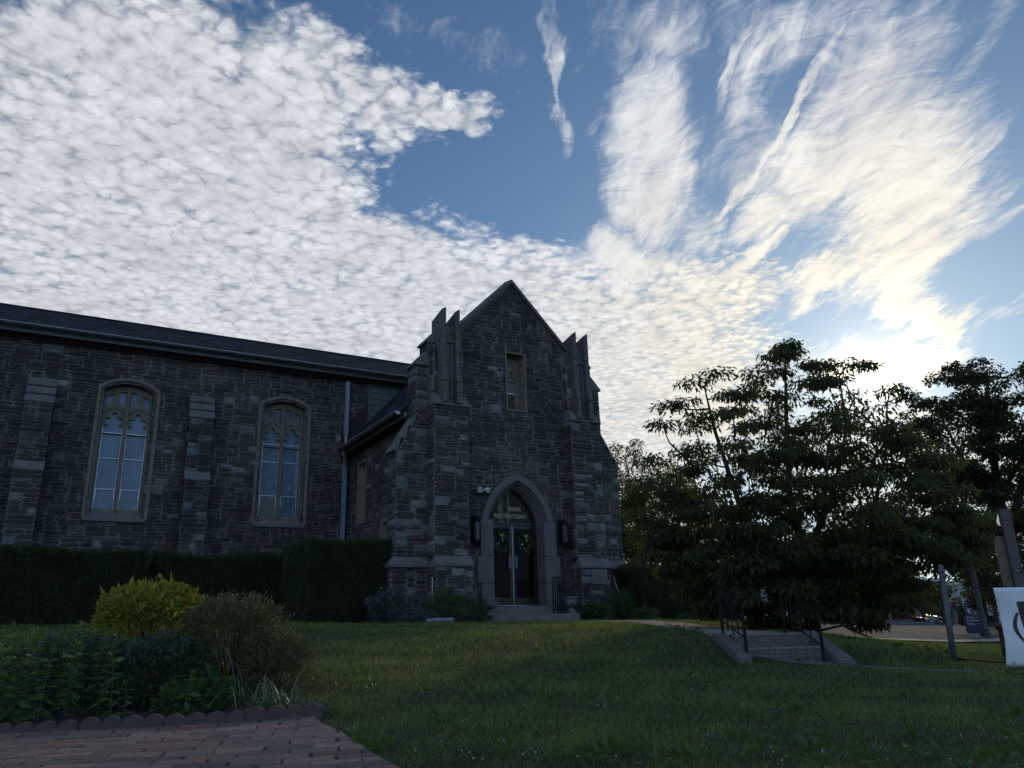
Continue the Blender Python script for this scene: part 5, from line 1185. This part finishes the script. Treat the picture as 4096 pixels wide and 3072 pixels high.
ban = empty('banner', (BX0, BY0, 0), math.atan2(BY1-BY0, BX1-BX0), 'white vinyl banner with black print stretched low above the grass', 'banner')
def bw(a, b):
    L = math.hypot(BX1-BX0, BY1-BY0); x = a*L; edge = .035*math.sin(b*PI)*(1 if a < .5 else -1)*math.exp(-min(a, 1-a)*9); 
    cz = .020*math.exp(-((a*3-(1-b)*1.1)**2)*14)*math.exp(-a*4) + .010*math.sin(a*17+b*3) + .008*math.sin(b*7+a*5)
    return (x+edge+(.05 if False else 0) + (1-b)*(-.02), -cz*1.6, lerp(BB, BT, b)-.012*math.sin(a*PI)*(1 if b > .5 else -1)*abs(b-.5)*2)
mb = MB(); na, nb = 60, 20
mb.add([bw(i/na, j/nb) for j in range(nb+1) for i in range(na+1)], [(j*(na+1)+i, j*(na+1)+i+1, (j+1)*(na+1)+i+1, (j+1)*(na+1)+i) for j in range(nb) for i in range(na)])
o = mb.build('cloth', plain('banner_vinyl', (.62, .66, .72), .5, 0, .05, 2, .1), ban, smooth=True); o.modifiers.new('thick', 'SOLIDIFY').thickness = .002
INK = plain('banner_ink', (.022, .020, .020), .6, 0, .2, 4, .05)
L = math.hypot(BX1-BX0, BY1-BY0)
def onb(x, z, lift=.006):
    p = bw(x/L, (z-BB)/(BT-BB)); return (x, p[1]-lift, z)
mb = MB(); pts = [(.245, .78), (.68, .80), (.70, .42), (.275, .415)]
for i in range(8):
    for j in range(8):
        q = []
        for di, dj in ((0, 0), (1, 0), (1, 1), (0, 1)):
            s, t2 = (i+di)/8, (j+dj)/8; x = lerp(lerp(pts[0][0], pts[1][0], s), lerp(pts[3][0], pts[2][0], s), t2); z = lerp(lerp(pts[0][1], pts[1][1], s), lerp(pts[3][1], pts[2][1], s), t2); q.append(onb(x, z))
        mb.add(q, [(3, 2, 1, 0)])
mb.build('printed_portrait_panel', INK, ban)
def band(pts, name):
    mb = MB(); 
    for k in range(len(pts)-1): 
        (x0, z0, w0), (x1, z1, w1) = pts[k], pts[k+1]; mb.add([onb(x0-w0, z0, .007), onb(x0+w0, z0, .007), onb(x1+w1, z1, .007), onb(x1-w1, z1, .007)], [(3, 2, 1, 0)])
    mb.build(name, INK, ban)
band([(.235-.075*math.sin(PI*k/10)+.03*k/10, .65-.37*k/10, .010+.012*math.sin(PI*min(1, (k+2)/12))+.006*(k/10)) for k in range(11)], 'bracket_mark')
text_mesh('letter', 'N', .155, INK, ban, (.275, -.02, .275), align='LEFT', bold=.03)
text_mesh('letter', 'P', .10, INK, ban, (.292, -.02, .165), align='LEFT', bold=.03)
for x, z in ((.03, BT-.045), (.07, BB+.05)):
    mb = MB(); mb.tube([(x+.014*math.cos(k*PI/5), -.012-.004, z+.014*math.sin(k*PI/5)) for k in range(11)], .005, 5); mb.build('grommet', BLACKM, ban)
# second post beyond the picture keeps the banner up
# --- dark grey pylon and old timber behind the banner
x, y = 6.78, 10.8; g = Hf(x, y)
e = empty('sign_pylon', (x, y, g), R(-20), 'tall dark grey square steel post with small label behind the banner', 'post')
DG = plain('dark_grey_steel', (.060, .058, .062), .6, .2, .15, 4, .1)
a = MB(); a.box(-.065, .065, -.065, .065, -.1, 2.02-g); a.build('pole', DG, e, bevel=.006)
a = MB(); a.box(-.068, .068, -.068, .068, 1.86-g, 1.865-g); a.build('cap', BLACKM, e)
a = MB(); a.box(-.045, .05, -.070, -.066, 1.155-g, 1.215-g); a.build('label_plate', BLACKM, e)
a = MB()
for k, w in enumerate((.07, .085, .06)): a.box(-.04, -.04+w, -.0725, -.071, 1.198-g-k*.016, 1.204-g-k*.016)
a.build('label_print', plain('label_grey', (.25, .24, .24), .6), e)
a = MB(); a.prism([(-.075, 1.98-g), (-.115, 1.86-g), (-.105, 1.82-g), (-.072, 1.79-g)], lambda p, q, n: (p, .02-n, q), 0, .02); a.build('reflector', plain('polished_plate', (.6, .55, .45), .15, .9), e)
g = Hf(6.72, 10.95)
tb = MB(); r_ = random.Random(3); tb.prism([(-.05, -.1), (.05, -.1), (.05, 1.60-g), (.035, 1.66-g), (.02, 1.65-g), (-.01, 1.67-g), (-.03, 1.62-g), (-.05, 1.60-g)], lambda a_, b_, n: (a_, n, b_), -.04, .04)
o = tb.build('timber_post', plain('weathered_timber', (.20, .17, .125), .9, 0, .4, 12, .9)); o.location = (6.72, 10.95, g); tag(o, 'pale weathered timber post with split top left of the grey pylon', 'post')
# weathered stump with a board on top, left of the banner
g = Hf(6.82, 11.3); e = empty('timber_stump', (6.82, 11.3, g), .3, 'rough weathered timber stump with flat cap behind the banner edge', 'stump')
rr = np.random.default_rng(2); a = MB(); rings = []
for k in range(7): rings.append([((.15-.004*k+.02*math.sin(q*1.9+k*.4)+rr.normal()*.008)*math.cos(q*PI/8)*(1.1), (.13+.02*math.sin(q*2.3+k)+rr.normal()*.008)*math.sin(q*PI/8), k*.075) for q in range(16)])
a.loft(rings, True, None, True); a.build('trunk', plain('stump_bark', (.05, .042, .032), .95, 0, .6, 9, 1.2), e)
a = MB(); a.box(-.19, .19, -.16, .16, .45, .50); a.build('cap_board', plain('stump_cap', (.085, .065, .045), .9, 0, .4, 8, .8), e, bevel=.012)
# --- lamp posts
def lamp(pos, h, rb, label, kind, name='street_lamp', grp='lamp posts along the drive'):
    e = empty(name, pos, 0, label, 'street lamp', grp); mt = plain('lamp_iron', (.032, .034, .042), .55, .2, .2, 5, .1)
    a = MB(); a.lathe([(rb*2.0, -.2), (rb*2.0, .02), (rb*1.9, .05), (rb*1.7, .07), (rb*1.8, .16), (rb*1.55, .22), (rb*1.7, .26), (rb*1.35, .34), (rb*1.1, .75), (rb, .8), (rb*.95, 1.4), (rb*.72, h-.1), (rb*.72, h)], n=14); a.build('pole', mt, e)
    if kind == 'bell':
        a = MB(); a.lathe([(.05, h), (.07, h+.03), (.06, h+.06)], n=12); a.build('collar', mt, e)
        a = MB(); a.lathe([(.08, h+.06), (.135, h+.12), (.155, h+.22), (.15, h+.27)], n=16); a.build('lamp_glass', plain('lamp_globe', (.42, .38, .30), .4, 0, .1), e, smooth=True)
        a = MB(); a.lathe([(.19, h+.27), (.185, h+.31), (.13, h+.38), (.05, h+.43), (.03, h+.5), (.005, h+.54)], n=16); a.build('lamp_cap', mt, e)
    else:
        a = MB(); a.lathe([(.09, h), (.17, h+.06), (.20, h+.18), (.19, h+.30), (.13, h+.40), (.05, h+.44), (.03, h+.50), (.0, h+.55)], n=16); a.build('lamp_globe', plain('amber_globe', (.24, .20, .11), .45, 0, .15), e, smooth=True)
    return e
lamp(az(29.8, 29.6), 3.3, .085, 'nearest dark lamp post with flared base beside the blue sign', 'bell')
lamp(az(30.55, 43), 2.75, .075, 'middle lamp post with bell-shaped light beside the red no-entry sign', 'bell')
lamp(az(30.75, 56), 2.5, .075, 'farthest lamp post with amber acorn globe above the banner', 'globe')
# --- blue directional sign
p = az(29.25, 28.4); e = empty('direction_sign', (p[0], p[1], p[2]), R(-26), 'small dark blue directional sign on a pale post by the drive', 'sign')
a = MB(); a.tube([(0.01, 0.03, -.1), (0, .03, .45)], .035, 10); a.build('post', plain('sign_post_paint', (.24, .27, .31), .5), e)
a = MB(); a.box(-.215, .215, -.03, .03, .17, .72); a.build('panel', plain('navy_panel', (.010, .012, .045), .5, 0, .15, 3, .05), e, bevel=.015)
WT = plain('sign_lettering', (.42, .45, .52), .6)
for k, s in enumerate(('Entrance', 'Drive-Thru', 'Parking')): text_mesh('lettering', s, .068, WT, e, (-.15, -.034, .62-k*.092), align='LEFT', sx=.9, bold=.02)
a = MB()
for k in range(3): z = .64-k*.092; a.prism([(.14, z-.018), (.14, z+.022), (.165, z+.002)], lambda p_, q, n: (p_, -.032-n, q), 0, .003)
a.build('arrow', WT, e)
# --- no-entry sign
p = az(30.55, 47); e = empty('no_entry_sign', p, R(-27), 'square white sign with red DO NOT ENTER disc beyond the lamp post', 'sign')
zc = .72-p[2]; rd = plain('sign_red', (.28, .012, .018), .5, 0, .08)
a = MB(); a.box(-.31, .31, -.01, .01, zc-.31, zc+.31); a.build('panel', WHITEM, e, bevel=.0)
a = MB(); a.prism([(.285*math.cos(k*PI/16), zc+.285*math.sin(k*PI/16)) for k in range(32)], lambda p_, q, n: (p_, -.012-n, q), 0, .004); a.build('disc', rd, e)
a = MB(); a.box(-.21, .21, -.021, -.0165, zc-.045, zc+.045); a.build('bar', WHITEM, e)
text_mesh('lettering', 'DO NOT', .12, WHITEM, e, (0, -.018, zc+.09), bold=.02); text_mesh('lettering', 'ENTER', .12, WHITEM, e, (0, -.018, zc-.17), bold=.02)
a = MB(); a.box(-.03, .03, .012, .04, -.1, zc+.3); a.build('post', ALUM, e)
# white bollard below it
p = az(30.7, 46); a = MB(); a.lathe([(.13, -.1), (.13, .55), (.10, .62), (0, .64)], n=14); o = a.build('bollard', WHITEM); o.location = p; tag(o, 'short white bollard under the no-entry sign', 'bollard')
# --- guy wire with black guard
gb = az(24.15, 19.6); e = empty('guy_wire', gb, 0, 'slanting guy wire with thick black guard rising into the dogwood', 'wire')
d = Vector((-.62, .05, .30)).normalized(); b0 = Vector((0, 0, -.03))
a = MB(); a.tube([b0, b0+d*.85], .022, 8); a.tube([b0+d*.08, b0+d*.2], .032, 8); a.build('guard', BLACKM, e)
a = MB(); a.tube([b0+d*.8, b0+d*3.2], .006, 4); a.build('wire', ALUM, e)
# --- porch building with white columns
p0 = Vector((16.2, 68.5)); p1 = Vector((30.5, 62.6)); dv = (p1-p0).normalized(); ang = math.atan2(dv.y, dv.x); gz = .12
e = empty('porch_building', (p0.x, p0.y, gz), ang, 'low dark building with a porch of white columns across the drive', 'building'); LL = (p1-p0).length
DKW = plain('porch_dark_wall', (.025, .026, .030), .9, 0, .3, 1, .2)
a = MB(); a.box(-3, LL, 2.4, 9, -1.5, 3.2); a.build('wall', DKW, e)
a = MB(); a.hexa([(-3.6, -.8, 3.2), (LL+.6, -.8, 3.2), (LL+.6, 9.6, 3.2), (-3.6, 9.6, 3.2), (-3.6, -.8, 3.4), (LL+.6, -.8, 3.4), (LL-1, 4.4, 5.2), (-2, 4.4, 5.2)]); a.build('roof', SLATE, e)
a = MB(); a.box(-3, LL, -.2, 2.4, -1.5, .02); a.build('porch_floor', CONC, e)
PW = plain('column_paint', (.50, .54, .60), .55, 0, .08, 2, .1)
for k, u in enumerate((.4, 4.6, 8.0, 11.6)):
    a = MB(); a.box(u-.50, u+.50, .0, 1.0, .02, .24); a.lathe([(.42, .24), (.42, .34), (.34, .40), (.30, .46), (.29, 1.5), (.26, 2.9), (.34, 3.0), (.38, 3.2)], (u, .5, 0), 18); a.build('column', PW, e)
for u in (1.1, 2.9, 3.3, 6.3, 8.9, 9.9, 10.5, 13.0, 13.9):
    a = MB(); a.box(u-.09, u+.09, .2, .38, .02, 3.2); a.build('porch_post', PW, e)
for u in (5.4, 9.4):
    a = MB(); a.box(u-.45, u+.45, 2.36, 2.41, .02, 2.3); a.build('door', plain('tan_door', (.12, .095, .06), .8), e)
# --- white clapboard house and brick house
def windows(e, W_, f, name='window'):
    for (a0, b0, w, h) in W_:
        a = MB(); a.prism(rect(a0-w/2-.1, a0+w/2+.1, b0-.1, b0+h+.1), f, .05, -.05, [rect(a0-w/2, a0+w/2, b0, b0+h)]); a.prism(rect(a0-w/2, a0+w/2, b0+h/2-.03, b0+h/2+.03), f, .03, -.02); o = a.build(name, WHITEM, e)
        a = MB(); a.prism(rect(a0-w/2, a0+w/2, b0, b0+h), f, .0+.01, -.02); a.build('pane', plain('house_glass', (.03, .035, .045), .15), o)
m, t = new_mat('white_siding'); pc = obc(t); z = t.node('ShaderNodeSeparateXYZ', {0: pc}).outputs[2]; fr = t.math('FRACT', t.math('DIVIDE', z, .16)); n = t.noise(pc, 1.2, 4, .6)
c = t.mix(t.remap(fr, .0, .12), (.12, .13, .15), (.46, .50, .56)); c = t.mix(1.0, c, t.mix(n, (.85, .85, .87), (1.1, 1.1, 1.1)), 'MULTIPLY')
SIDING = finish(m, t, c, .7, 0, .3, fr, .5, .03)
def house(name, pos, ang, w, d, h, mat, label, wins, roofh=.4, gable=0):
    e = empty(name, pos, ang, label, 'house'); a = MB(); a.box(-w/2, w/2, 0, d, -1, h); a.build('wall', mat, e)
    a = MB()
    if gable: a.hexa([(-w/2-.4, -.4, h), (w/2+.4, -.4, h), (w/2+.4, d+.4, h), (-w/2-.4, d+.4, h), (-w/2-.4, -.4, h+.15), (w/2+.4, -.4, h+.15), (w/2-1, d/2, h+gable), (-w/2+1, d/2, h+gable)])
    else: a.box(-w/2-.25, w/2+.25, -.3, d+.25, h, h+roofh)
    a.build('roof', WHITEM if not gable else SLATE, e); windows(e, wins, lambda p_, q, n: (p_, -n, q)); return e
hp = az(28.2, 100); house('clapboard_house', (hp[0], hp[1], -3.2), R(-24), 9.0, 9, 6.6, SIDING, 'white clapboard house showing between the street trees at right', [(-1.9, 3.6, 1.0, 1.7), (.7, 3.6, 1.0, 1.7), (3.3, 3.6, 1.0, 1.7), (-1.2, .7, 1.0, 1.7), (2.4, .7, 1.0, 1.7)])
BRK = plain('red_brick', (.075, .045, .040), .9, 0, .25, 2, .3)
hp = az(25.7, 92); house('brick_house', (hp[0], hp[1], -1.8), R(-22), 7.0, 9, 5.4, BRK, 'brick house with white-framed windows left of the clapboard one', [(-1.6, 3.0, 1.2, 1.5), (1.6, 3.0, 1.2, 1.5), (-1.6, .6, 1.2, 1.5)], .3)
hp = az(20.5, 105); house('distant_house', (hp[0], hp[1], -1.5), R(-18), 14.0, 9, 4.5, plain('grey_render', (.10, .10, .10), .9), 'dim grey house roof far behind the dogwood', [(-3, 1.5, 1.2, 1.5), (2, 1.5, 1.2, 1.5)], .3, 2.2)
# --- cars
GLS = plain('car_glass', (.02, .025, .03), .08, 0, .1, 1, 0, .8)
def car(name, pos, ang, L, Wd, Hh, paint, label, van=True):
    e = empty(name, pos, ang, label, 'car'); pm = plain('paint_'+name, paint, .25, .1, .04, 2, .02)
    prof = [(-L/2, .35), (-L/2+.02, .8), (-L/2+.15, Hh-.35), (-L/2+.45, Hh-.05), (0, Hh), (L*.12, Hh-.08), (L*.30, 1.05), (L/2-.12, .88), (L/2, .6), (L/2, .3)] if van else \
        [(-L/2, .35), (-L/2, .85), (-L*.36, .95), (-L*.22, Hh), (L*.08, Hh), (L*.25, .95), (L/2-.1, .8), (L/2, .55), (L/2, .3)]
    a = MB(); f = lambda p_, q, n: (p_, n, q); a.prism(prof, f, -Wd/2, Wd/2); a.build('body', pm, e, bevel=.06)
    for s in (-1, 1):
        a = MB(); q = [(-L*.40, 1.02), (-L*.37, Hh-.22), (-.02, Hh-.16), (L*.10, Hh-.22), (L*.24, 1.04)]; a.prism(q, f, s*(Wd/2+.006), s*(Wd/2-.01)); a.build('side_window', GLS, e)
        for xw in (-L*.3, L*.31):
            a = MB(); ring = [[(xw+.33*math.cos(k*PI/10), s*(Wd/2+dy), .33+.33*math.sin(k*PI/10)) for k in range(20)] for dy in (-.2, .01)]; a.loft(ring, True, None, True); w = a.build('wheel', BLACKM, e)
            a = MB(); ring = [[(xw+.19*math.cos(k*PI/10), s*(Wd/2+dy), .33+.19*math.sin(k*PI/10)) for k in range(20)] for dy in (.0, .02)]; a.loft(ring, True, None, True); a.build('rim', ALUM, w)
        a = MB(); a.box(L/2-.10, L/2+.012, s*.78-.14, s*.78+.14, .62, .78); a.build('headlight', WHITEM, e)
        a = MB(); a.box(L*.17, L*.20, s*(Wd/2+.02), s*(Wd/2+.18), 1.05, 1.18); a.build('door_mirror', pm, e)
    a = MB(); x0, z0, x1, z1 = (L*.135, Hh-.13, L*.285, 1.1) if van else (L*.09, Hh-.03, L*.235, .98)
    a.hexa([(x0, -Wd/2+.12, z0), (x1, -Wd/2+.08, z1), (x1, Wd/2-.08, z1), (x0, Wd/2-.12, z0), (x0+.03, -Wd/2+.12, z0+.02), (x1+.03, -Wd/2+.08, z1+.02), (x1+.03, Wd/2-.08, z1+.02), (x0+.03, Wd/2-.12, z0+.02)]); a.build('windscreen', GLS, e)
    return e
p = az(25.65, 73); car('parked_van', (p[0], p[1], -.62), R(-35), 4.9, 1.95, 1.72, (.55, .57, .60), 'white minivan parked beyond the kerb')
p = az(25.1, 71); car('parked_car', (p[0], p[1], -.60), R(-35), 4.4, 1.8, 1.38, (.04, .012, .014), 'low dark red car parked just left of the white minivan', False)
# --- pedestrian
def person(pos, ang, label):
    e = empty('person', pos, ang, label, 'person')
    J = {'pel': (0, 0, .92), 'sp': (0, .01, 1.10), 'ch': (0, -.02, 1.30), 'nk': (0, -.07, 1.46), 'hd': (0, -.11, 1.56), 'ht': (0, -.12, 1.66),
         'hl': (-.10, 0, .88), 'kl': (-.12, -.03, .49), 'al': (-.12, .03, .08), 'tl': (-.13, -.13, .03), 'hr': (.10, 0, .88), 'kr': (.11, -.10, .50), 'ar': (.12, .0, .08), 'tr': (.13, -.16, .03),
         'sl': (-.17, -.02, 1.38), 'el': (-.25, -.04, 1.12), 'wl': (-.24, -.18, .93), 'pl': (-.235, -.22, .87), 'sr': (.17, -.02, 1.38), 'er': (.26, -.06, 1.13), 'wr': (.24, -.24, .97), 'pr': (.235, -.29, .93)}
    rad = dict(pel=.13, sp=.12, ch=.14, nk=.055, hd=.085, ht=.075, hl=.09, kl=.06, al=.04, tl=.035, hr=.09, kr=.06, ar=.04, tr=.035, sl=.06, el=.042, wl=.028, pl=.03, sr=.06, er=.042, wr=.028, pr=.03)
    E_ = [('pel','sp'),('sp','ch'),('ch','nk'),('nk','hd'),('hd','ht'),('pel','hl'),('hl','kl'),('kl','al'),('al','tl'),('pel','hr'),('hr','kr'),('kr','ar'),('ar','tr'),('ch','sl'),('sl','el'),('el','wl'),('wl','pl'),('ch','sr'),('sr','er'),('er','wr'),('wr','pr')]
    ks = list(J); V = [J[k] for k in ks]; ED = [(ks.index(a_), ks.index(b_)) for a_, b_ in E_]; RR = [rad[k] for k in ks]
    for s, w_ in ((-1, 'pl'), (1, 'pr')):       # five fingers on each hand
        b = Vector(J[w_]); bi = ks.index(w_)
        for i in range(5):
            off = Vector((s*.0 + (i-2)*.014*s, -.02, -.02)); tip = Vector(((i-2)*.017*s + (-.02*s if i == 0 else 0), -.045-.008*(2-abs(i-2)), -.055-.008*(2-abs(i-2))))
            V += [tuple(b+off), tuple(b+tip)]; ED += [(bi, len(V)-2), (len(V)-2, len(V)-1)]; RR += [.010, .008]
    me = bpy.data.meshes.new('body'); me.from_pydata(V, ED, []); o = bpy.data.objects.new('body', me); C.objects.link(o)
    sk = o.modifiers.new('skin', 'SKIN'); me.skin_vertices.new() if not me.skin_vertices else None
    for i, q in enumerate(RR): me.skin_vertices[0].data[i].radius = (q, q)
    me.skin_vertices[0].data[0].use_root = True; o.modifiers.new('sub', 'SUBSURF').levels = 1; o.modifiers['sub'].render_levels = 1
    dg = bpy.context.evaluated_depsgraph_get(); m2 = bpy.data.meshes.new_from_object(o.evaluated_get(dg)); bpy.data.objects.remove(o)
    sk_, sh, tr_ = plain('skin_tone', (.22, .13, .09), .6), plain('maroon_shirt', (.11, .030, .055), .8), plain('tan_trousers', (.20, .16, .12), .85); m2.materials.clear(); m2.materials.append(sk_)
    o = bpy.data.objects.new('body', m2); C.objects.link(o); o.parent = e; m2.shade_smooth()
    def garment(name, mat, sel, off):
        bm = bmesh.new(); bm.from_mesh(m2); bm.normal_update(); bmesh.ops.delete(bm, geom=[v for v in bm.verts if not sel(v.co)], context='VERTS')
        for v in bm.verts: v.co += v.normal*off
        g_ = bpy.data.meshes.new(name); bm.to_mesh(g_); bm.free(); g_.materials.clear(); g_.materials.append(mat); g_.shade_smooth(); q = bpy.data.objects.new(name, g_); C.objects.link(q); q.parent = e
    garment('shirt', sh, lambda c: .88 < c.z < 1.47 and (abs(c.x) < .21 or c.z > 1.0), .018); garment('trousers', tr_, lambda c: .10 < c.z < .93 and abs(c.x) < .2, .02)
    a = MB(); a.lathe([(.19, 1.665), (.185, 1.68), (.10, 1.70), (.095, 1.76), (.06, 1.79), (0, 1.80)], (0, -.12, 0), 18); a.build('sun_hat', plain('straw_hat', (.36, .34, .22), .8), e)
    for s in (-1, 1): a = MB(); a.hexa([(s*.125-.045, -.20, 0), (s*.125+.045, -.20, 0), (s*.12+.045, .07, 0), (s*.12-.045, .07, 0), (s*.125-.04, -.18, .06), (s*.125+.04, -.18, .06), (s*.12+.04, .06, .10), (s*.12-.04, .06, .10)]); a.build('shoe', WHITEM, e, bevel=.015)
    a = MB(); a.lathe([(.0, 1.57)]+[(.088*math.sin(q), 1.62-.1*math.cos(q)) for q in (1.2, 1.6, 2.0, 2.4)]+[(0, 1.71)], (0, -.095, 0), 12); a.build('hair', plain('dark_hair', (.02, .015, .012), .7), e)
    for s in (-1, 1): a = MB(); a.tube([(s*.028, -.196, 1.60), (s*.028, -.204, 1.60)], .008, 6); a.build('eye', BLACKM, e)
    a = MB(); a.tube([(0, -.19, 1.595), (0, -.222, 1.57)], [.008, .014], 6); a.build('nose', sk_, e)
    a = MB(); a.tube([(-.022, -.197, 1.535), (.022, -.197, 1.535)], .005, 5); a.build('mouth', plain('lip_tone', (.16, .06, .05), .6), e)
    return e
p = az(28.35, 57.5); person(p, R(95), 'person in straw hat, maroon shirt and tan trousers standing at the road edge')
# --- trees and bushes by the street
r = random.Random(77)
def street_tree(a_, d_, rx, z0, z1, n, label, seed, mat=LF_OAK, tr_=.12, ls=.22, tn='street_tree', trunk_top=None, den=(.5, 1), rad=(.5, .9), gz=None):
    p = az(a_, d_); g = p[2] if gz is None else gz
    cl = crown_clusters(r, p[0], p[1], z0, z1, rx, n, rad=rad, den=den)
    return tree(tn, (p[0], p[1], g), [([(p[0], p[1], g-.2), (p[0], p[1], lerp(g, z0, .9)), (p[0]+.2, p[1], lerp(z0, z1, .5)), (p[0], p[1], z1-.3)], tr_, .02), ([(p[0], p[1], lerp(g, z0, .8)), (p[0]-rx*.5, p[1], lerp(z0, z1, .5)), (p[0]-rx*.6, p[1], lerp(z0, z1, .75))], tr_*.6, .02), ([(p[0], p[1], lerp(g, z0, .85)), (p[0]+rx*.5, p[1], lerp(z0, z1, .5)), (p[0]+rx*.6, p[1], lerp(z0, z1, .75))], tr_*.6, .02)],
         cl, mat, label, group='trees and bushes across the drive', lpc=150, lsize=ls, lw=.6, flat=.6, droop=.2, seed=seed, zb=0)
street_tree(26.6, 66, 2.3, .9, 3.4, 34, 'small street tree standing before the parked minivan', 1, LF_WEEP)
street_tree(30.2, 74, 1.7, .9, 4.4, 24, 'street tree screening the front of the clapboard house', 2, LF_WEEP)
street_tree(31.4, 70, 2.6, .2, 6.5, 60, 'leafy tree right of the clapboard house', 3)
street_tree(32.4, 60, 4.0, -.2, 8.5, 80, 'dense tree behind the farthest lamp post', 4)
street_tree(24.2, 88, 3.6, .6, 5.0, 44, 'tree to the left of the brick house', 5)
street_tree(20.5, 84, 5.0, .6, 6.4, 66, 'broad tree rising behind the white-columned porch', 6)
street_tree(16.6, 80, 4.5, .4, 6.0, 60, 'tree at the left end of the white-columned porch', 7)
street_tree(12.0, 60, 5.0, .2, 6.4, 80, 'wide tree beyond the clipped hedge right of the church', 8)
street_tree(8.6, 46, 3.4, .4, 6.2, 50, 'tree hidden low behind the right corner of the church', 9)
street_tree(28.3, 62, 1.3, -.5, 1.2, 16, 'round roadside bush left of the person', 10, LF_DARK, .04, .14, 'roadside_bush', rad=(.35, .6))
street_tree(29.6, 61, 1.6, -.6, 1.3, 22, 'green roadside bush right of the person', 11, LF_DARK, .04, .14, 'roadside_bush', rad=(.35, .6))
street_tree(30.9, 58, 1.8, -.6, 1.1, 24, 'green roadside bush behind the no-entry sign', 12, LF_DARK, .04, .14, 'roadside_bush', rad=(.35, .6))
# --- overhead cables, bird, stakes, drain pipe, wreaths
def cable(p, q, sag, rad, label):
    mb = MB(); mb.tube([Vector(p).lerp(Vector(q), k/14) - Vector((0, 0, sag*4*(k/14)*(1-k/14))) for k in range(15)], rad, 5); tag(mb.build('overhead_cable', BLACKM), label, 'cable', 'overhead cables at the right')
wa = W(3.6, .5, 3.15)
cable(wa, (24.0, 30.0, 5.6), .8, .03, 'thick overhead cable running from the church wing to the right edge')
cable((12.0, 45, 5.2), (36.0, 44, 8.6), .5, .016, 'thin overhead cable, lower of the pair before the shade tree')
cable((12.0, 45, 6.1), (36.0, 44, 10.2), .5, .016, 'thin overhead cable, upper of the pair before the shade tree')
b = MB(); b.tube([(-.16, 0, 0), (0, 0, -.03), (.12, 0, 0), (.2, 0, .03)], [.01, .05, .045, .01], 6); b.hexa([(-.05, -.02, .02), (.05, -.02, .02), (.05, .3, .16), (-.02, .3, .16), (-.05, -.02, .03), (.05, -.02, .03), (.05, .3, .17), (-.02, .3, .17)]); b.hexa([(-.05, .02, .02), (.05, .02, .02), (.05, -.3, .16), (-.02, -.3, .16), (-.05, .02, .03), (.05, .02, .03), (.05, -.3, .17), (-.02, -.3, .17)])
o = b.build('bird', BLACKM); o.location = (-15.6, 50.0, 18.35); o.rotation_euler = (0, 0, .3); tag(o, 'small dark bird flying above the long roof', 'bird')
def stick(name, p, q, r0, mat, label, cat):
    mb = MB(); mb.tube([Vector((0, 0, 0)), Vector(q)-Vector(p)], r0, 8); o = mb.build(name, mat); o.location = p; tag(o, label, cat)
p = W(-2.72, -.42); g = Hf(*p[:2]); stick('marker_stake', (p[0], p[1], g-.1), (p[0], p[1], 1.84), .011, WHITEM, 'thin white stake standing before the left front buttress', 'stake')
p = W(2.95, -.75); q = W(2.78, -.45, 1.86); stick('garden_pole', (p[0], p[1], Hf(*p[:2])), q, .016, plain('pale_pole', (.22, .20, .18), .7), 'pale pole leaning on the right front buttress', 'pole')
p = W(-3.25, -1.25); g = Hf(*p[:2]); e = empty('drain_pipe', (p[0], p[1], g+.075), R(20), 'pale corrugated drain pipe lying on the grass before the bushes', 'pipe')
a = MB(); n_ = 22; a.loft([[(k*.03, (.055+.004*(k % 2))*math.cos(j*PI/8), (.055+.004*(k % 2))*math.sin(j*PI/8)) for j in range(16)] for k in range(n_)], True); a.loft([[(k*.03, .048*math.cos(j*PI/8), .048*math.sin(j*PI/8)) for j in range(16)] for k in range(n_)], True); a.build('pipe', plain('pipe_plastic', (.15, .17, .20), .6), e)
def wreath(u, label, seed):
    p = W(u, .30, 2.86); e = empty('door_wreath', p, ORZ, label, 'wreath', 'wreaths on the church doors'); r = np.random.default_rng(seed); n = 260; a_ = r.uniform(0, PI2, n); rr_ = .19+r.normal(size=n)*.035
    P = np.c_[rr_*np.cos(a_), r.normal(size=n)*.02, rr_*np.sin(a_)-.03]; D = np.c_[np.cos(a_)+r.normal(size=n)*.6, -abs(r.normal(size=n))*.4, np.sin(a_)+r.normal(size=n)*.6]
    V, F, rn = leafset(P, D, r.uniform(.04, .11, n), .022, r, .2, .1); npmesh('foliage', V, F, m_leaf('wreath_leaf', (.04, .065, .03), (.10, .12, .05), (.07, .095, .05), (.1, .15, .03), .1), e, rn)
    b = MB(); yb = plain('yellow_ribbon', (.30, .31, .08), .7)
    for s in (-1, 1): b.hexa([(0, -.06, .12), (s*.055, -.075, .105), (s*.055, -.06, .105), (0, -.05, .12), (0, -.06, .15), (s*.05, -.075, .175), (s*.05, -.06, .175), (0, -.05, .15)])
    b.hexa([(-.005, -.06, .13), (.03, -.06, -.03), (.03, -.055, -.03), (-.005, -.055, .13), (.02, -.06, .13), (.055, -.06, -.02), (.055, -.055, -.02), (.02, -.055, .13)])
    b.build('bow', yb, e)
    b = MB(); 
    for k in range(3): b.lathe([(.0, -.02), (.018, 0), (0, .02)], (-.13+.022*k, -.06, -.10+.02*(k % 2)), 6)
    b.build('blossom', WHITEM, e)
wreath(-.38, 'leafy wreath with yellow bow on the left church door', 1); wreath(.38, 'leafy wreath with yellow bow on the right church door', 2)
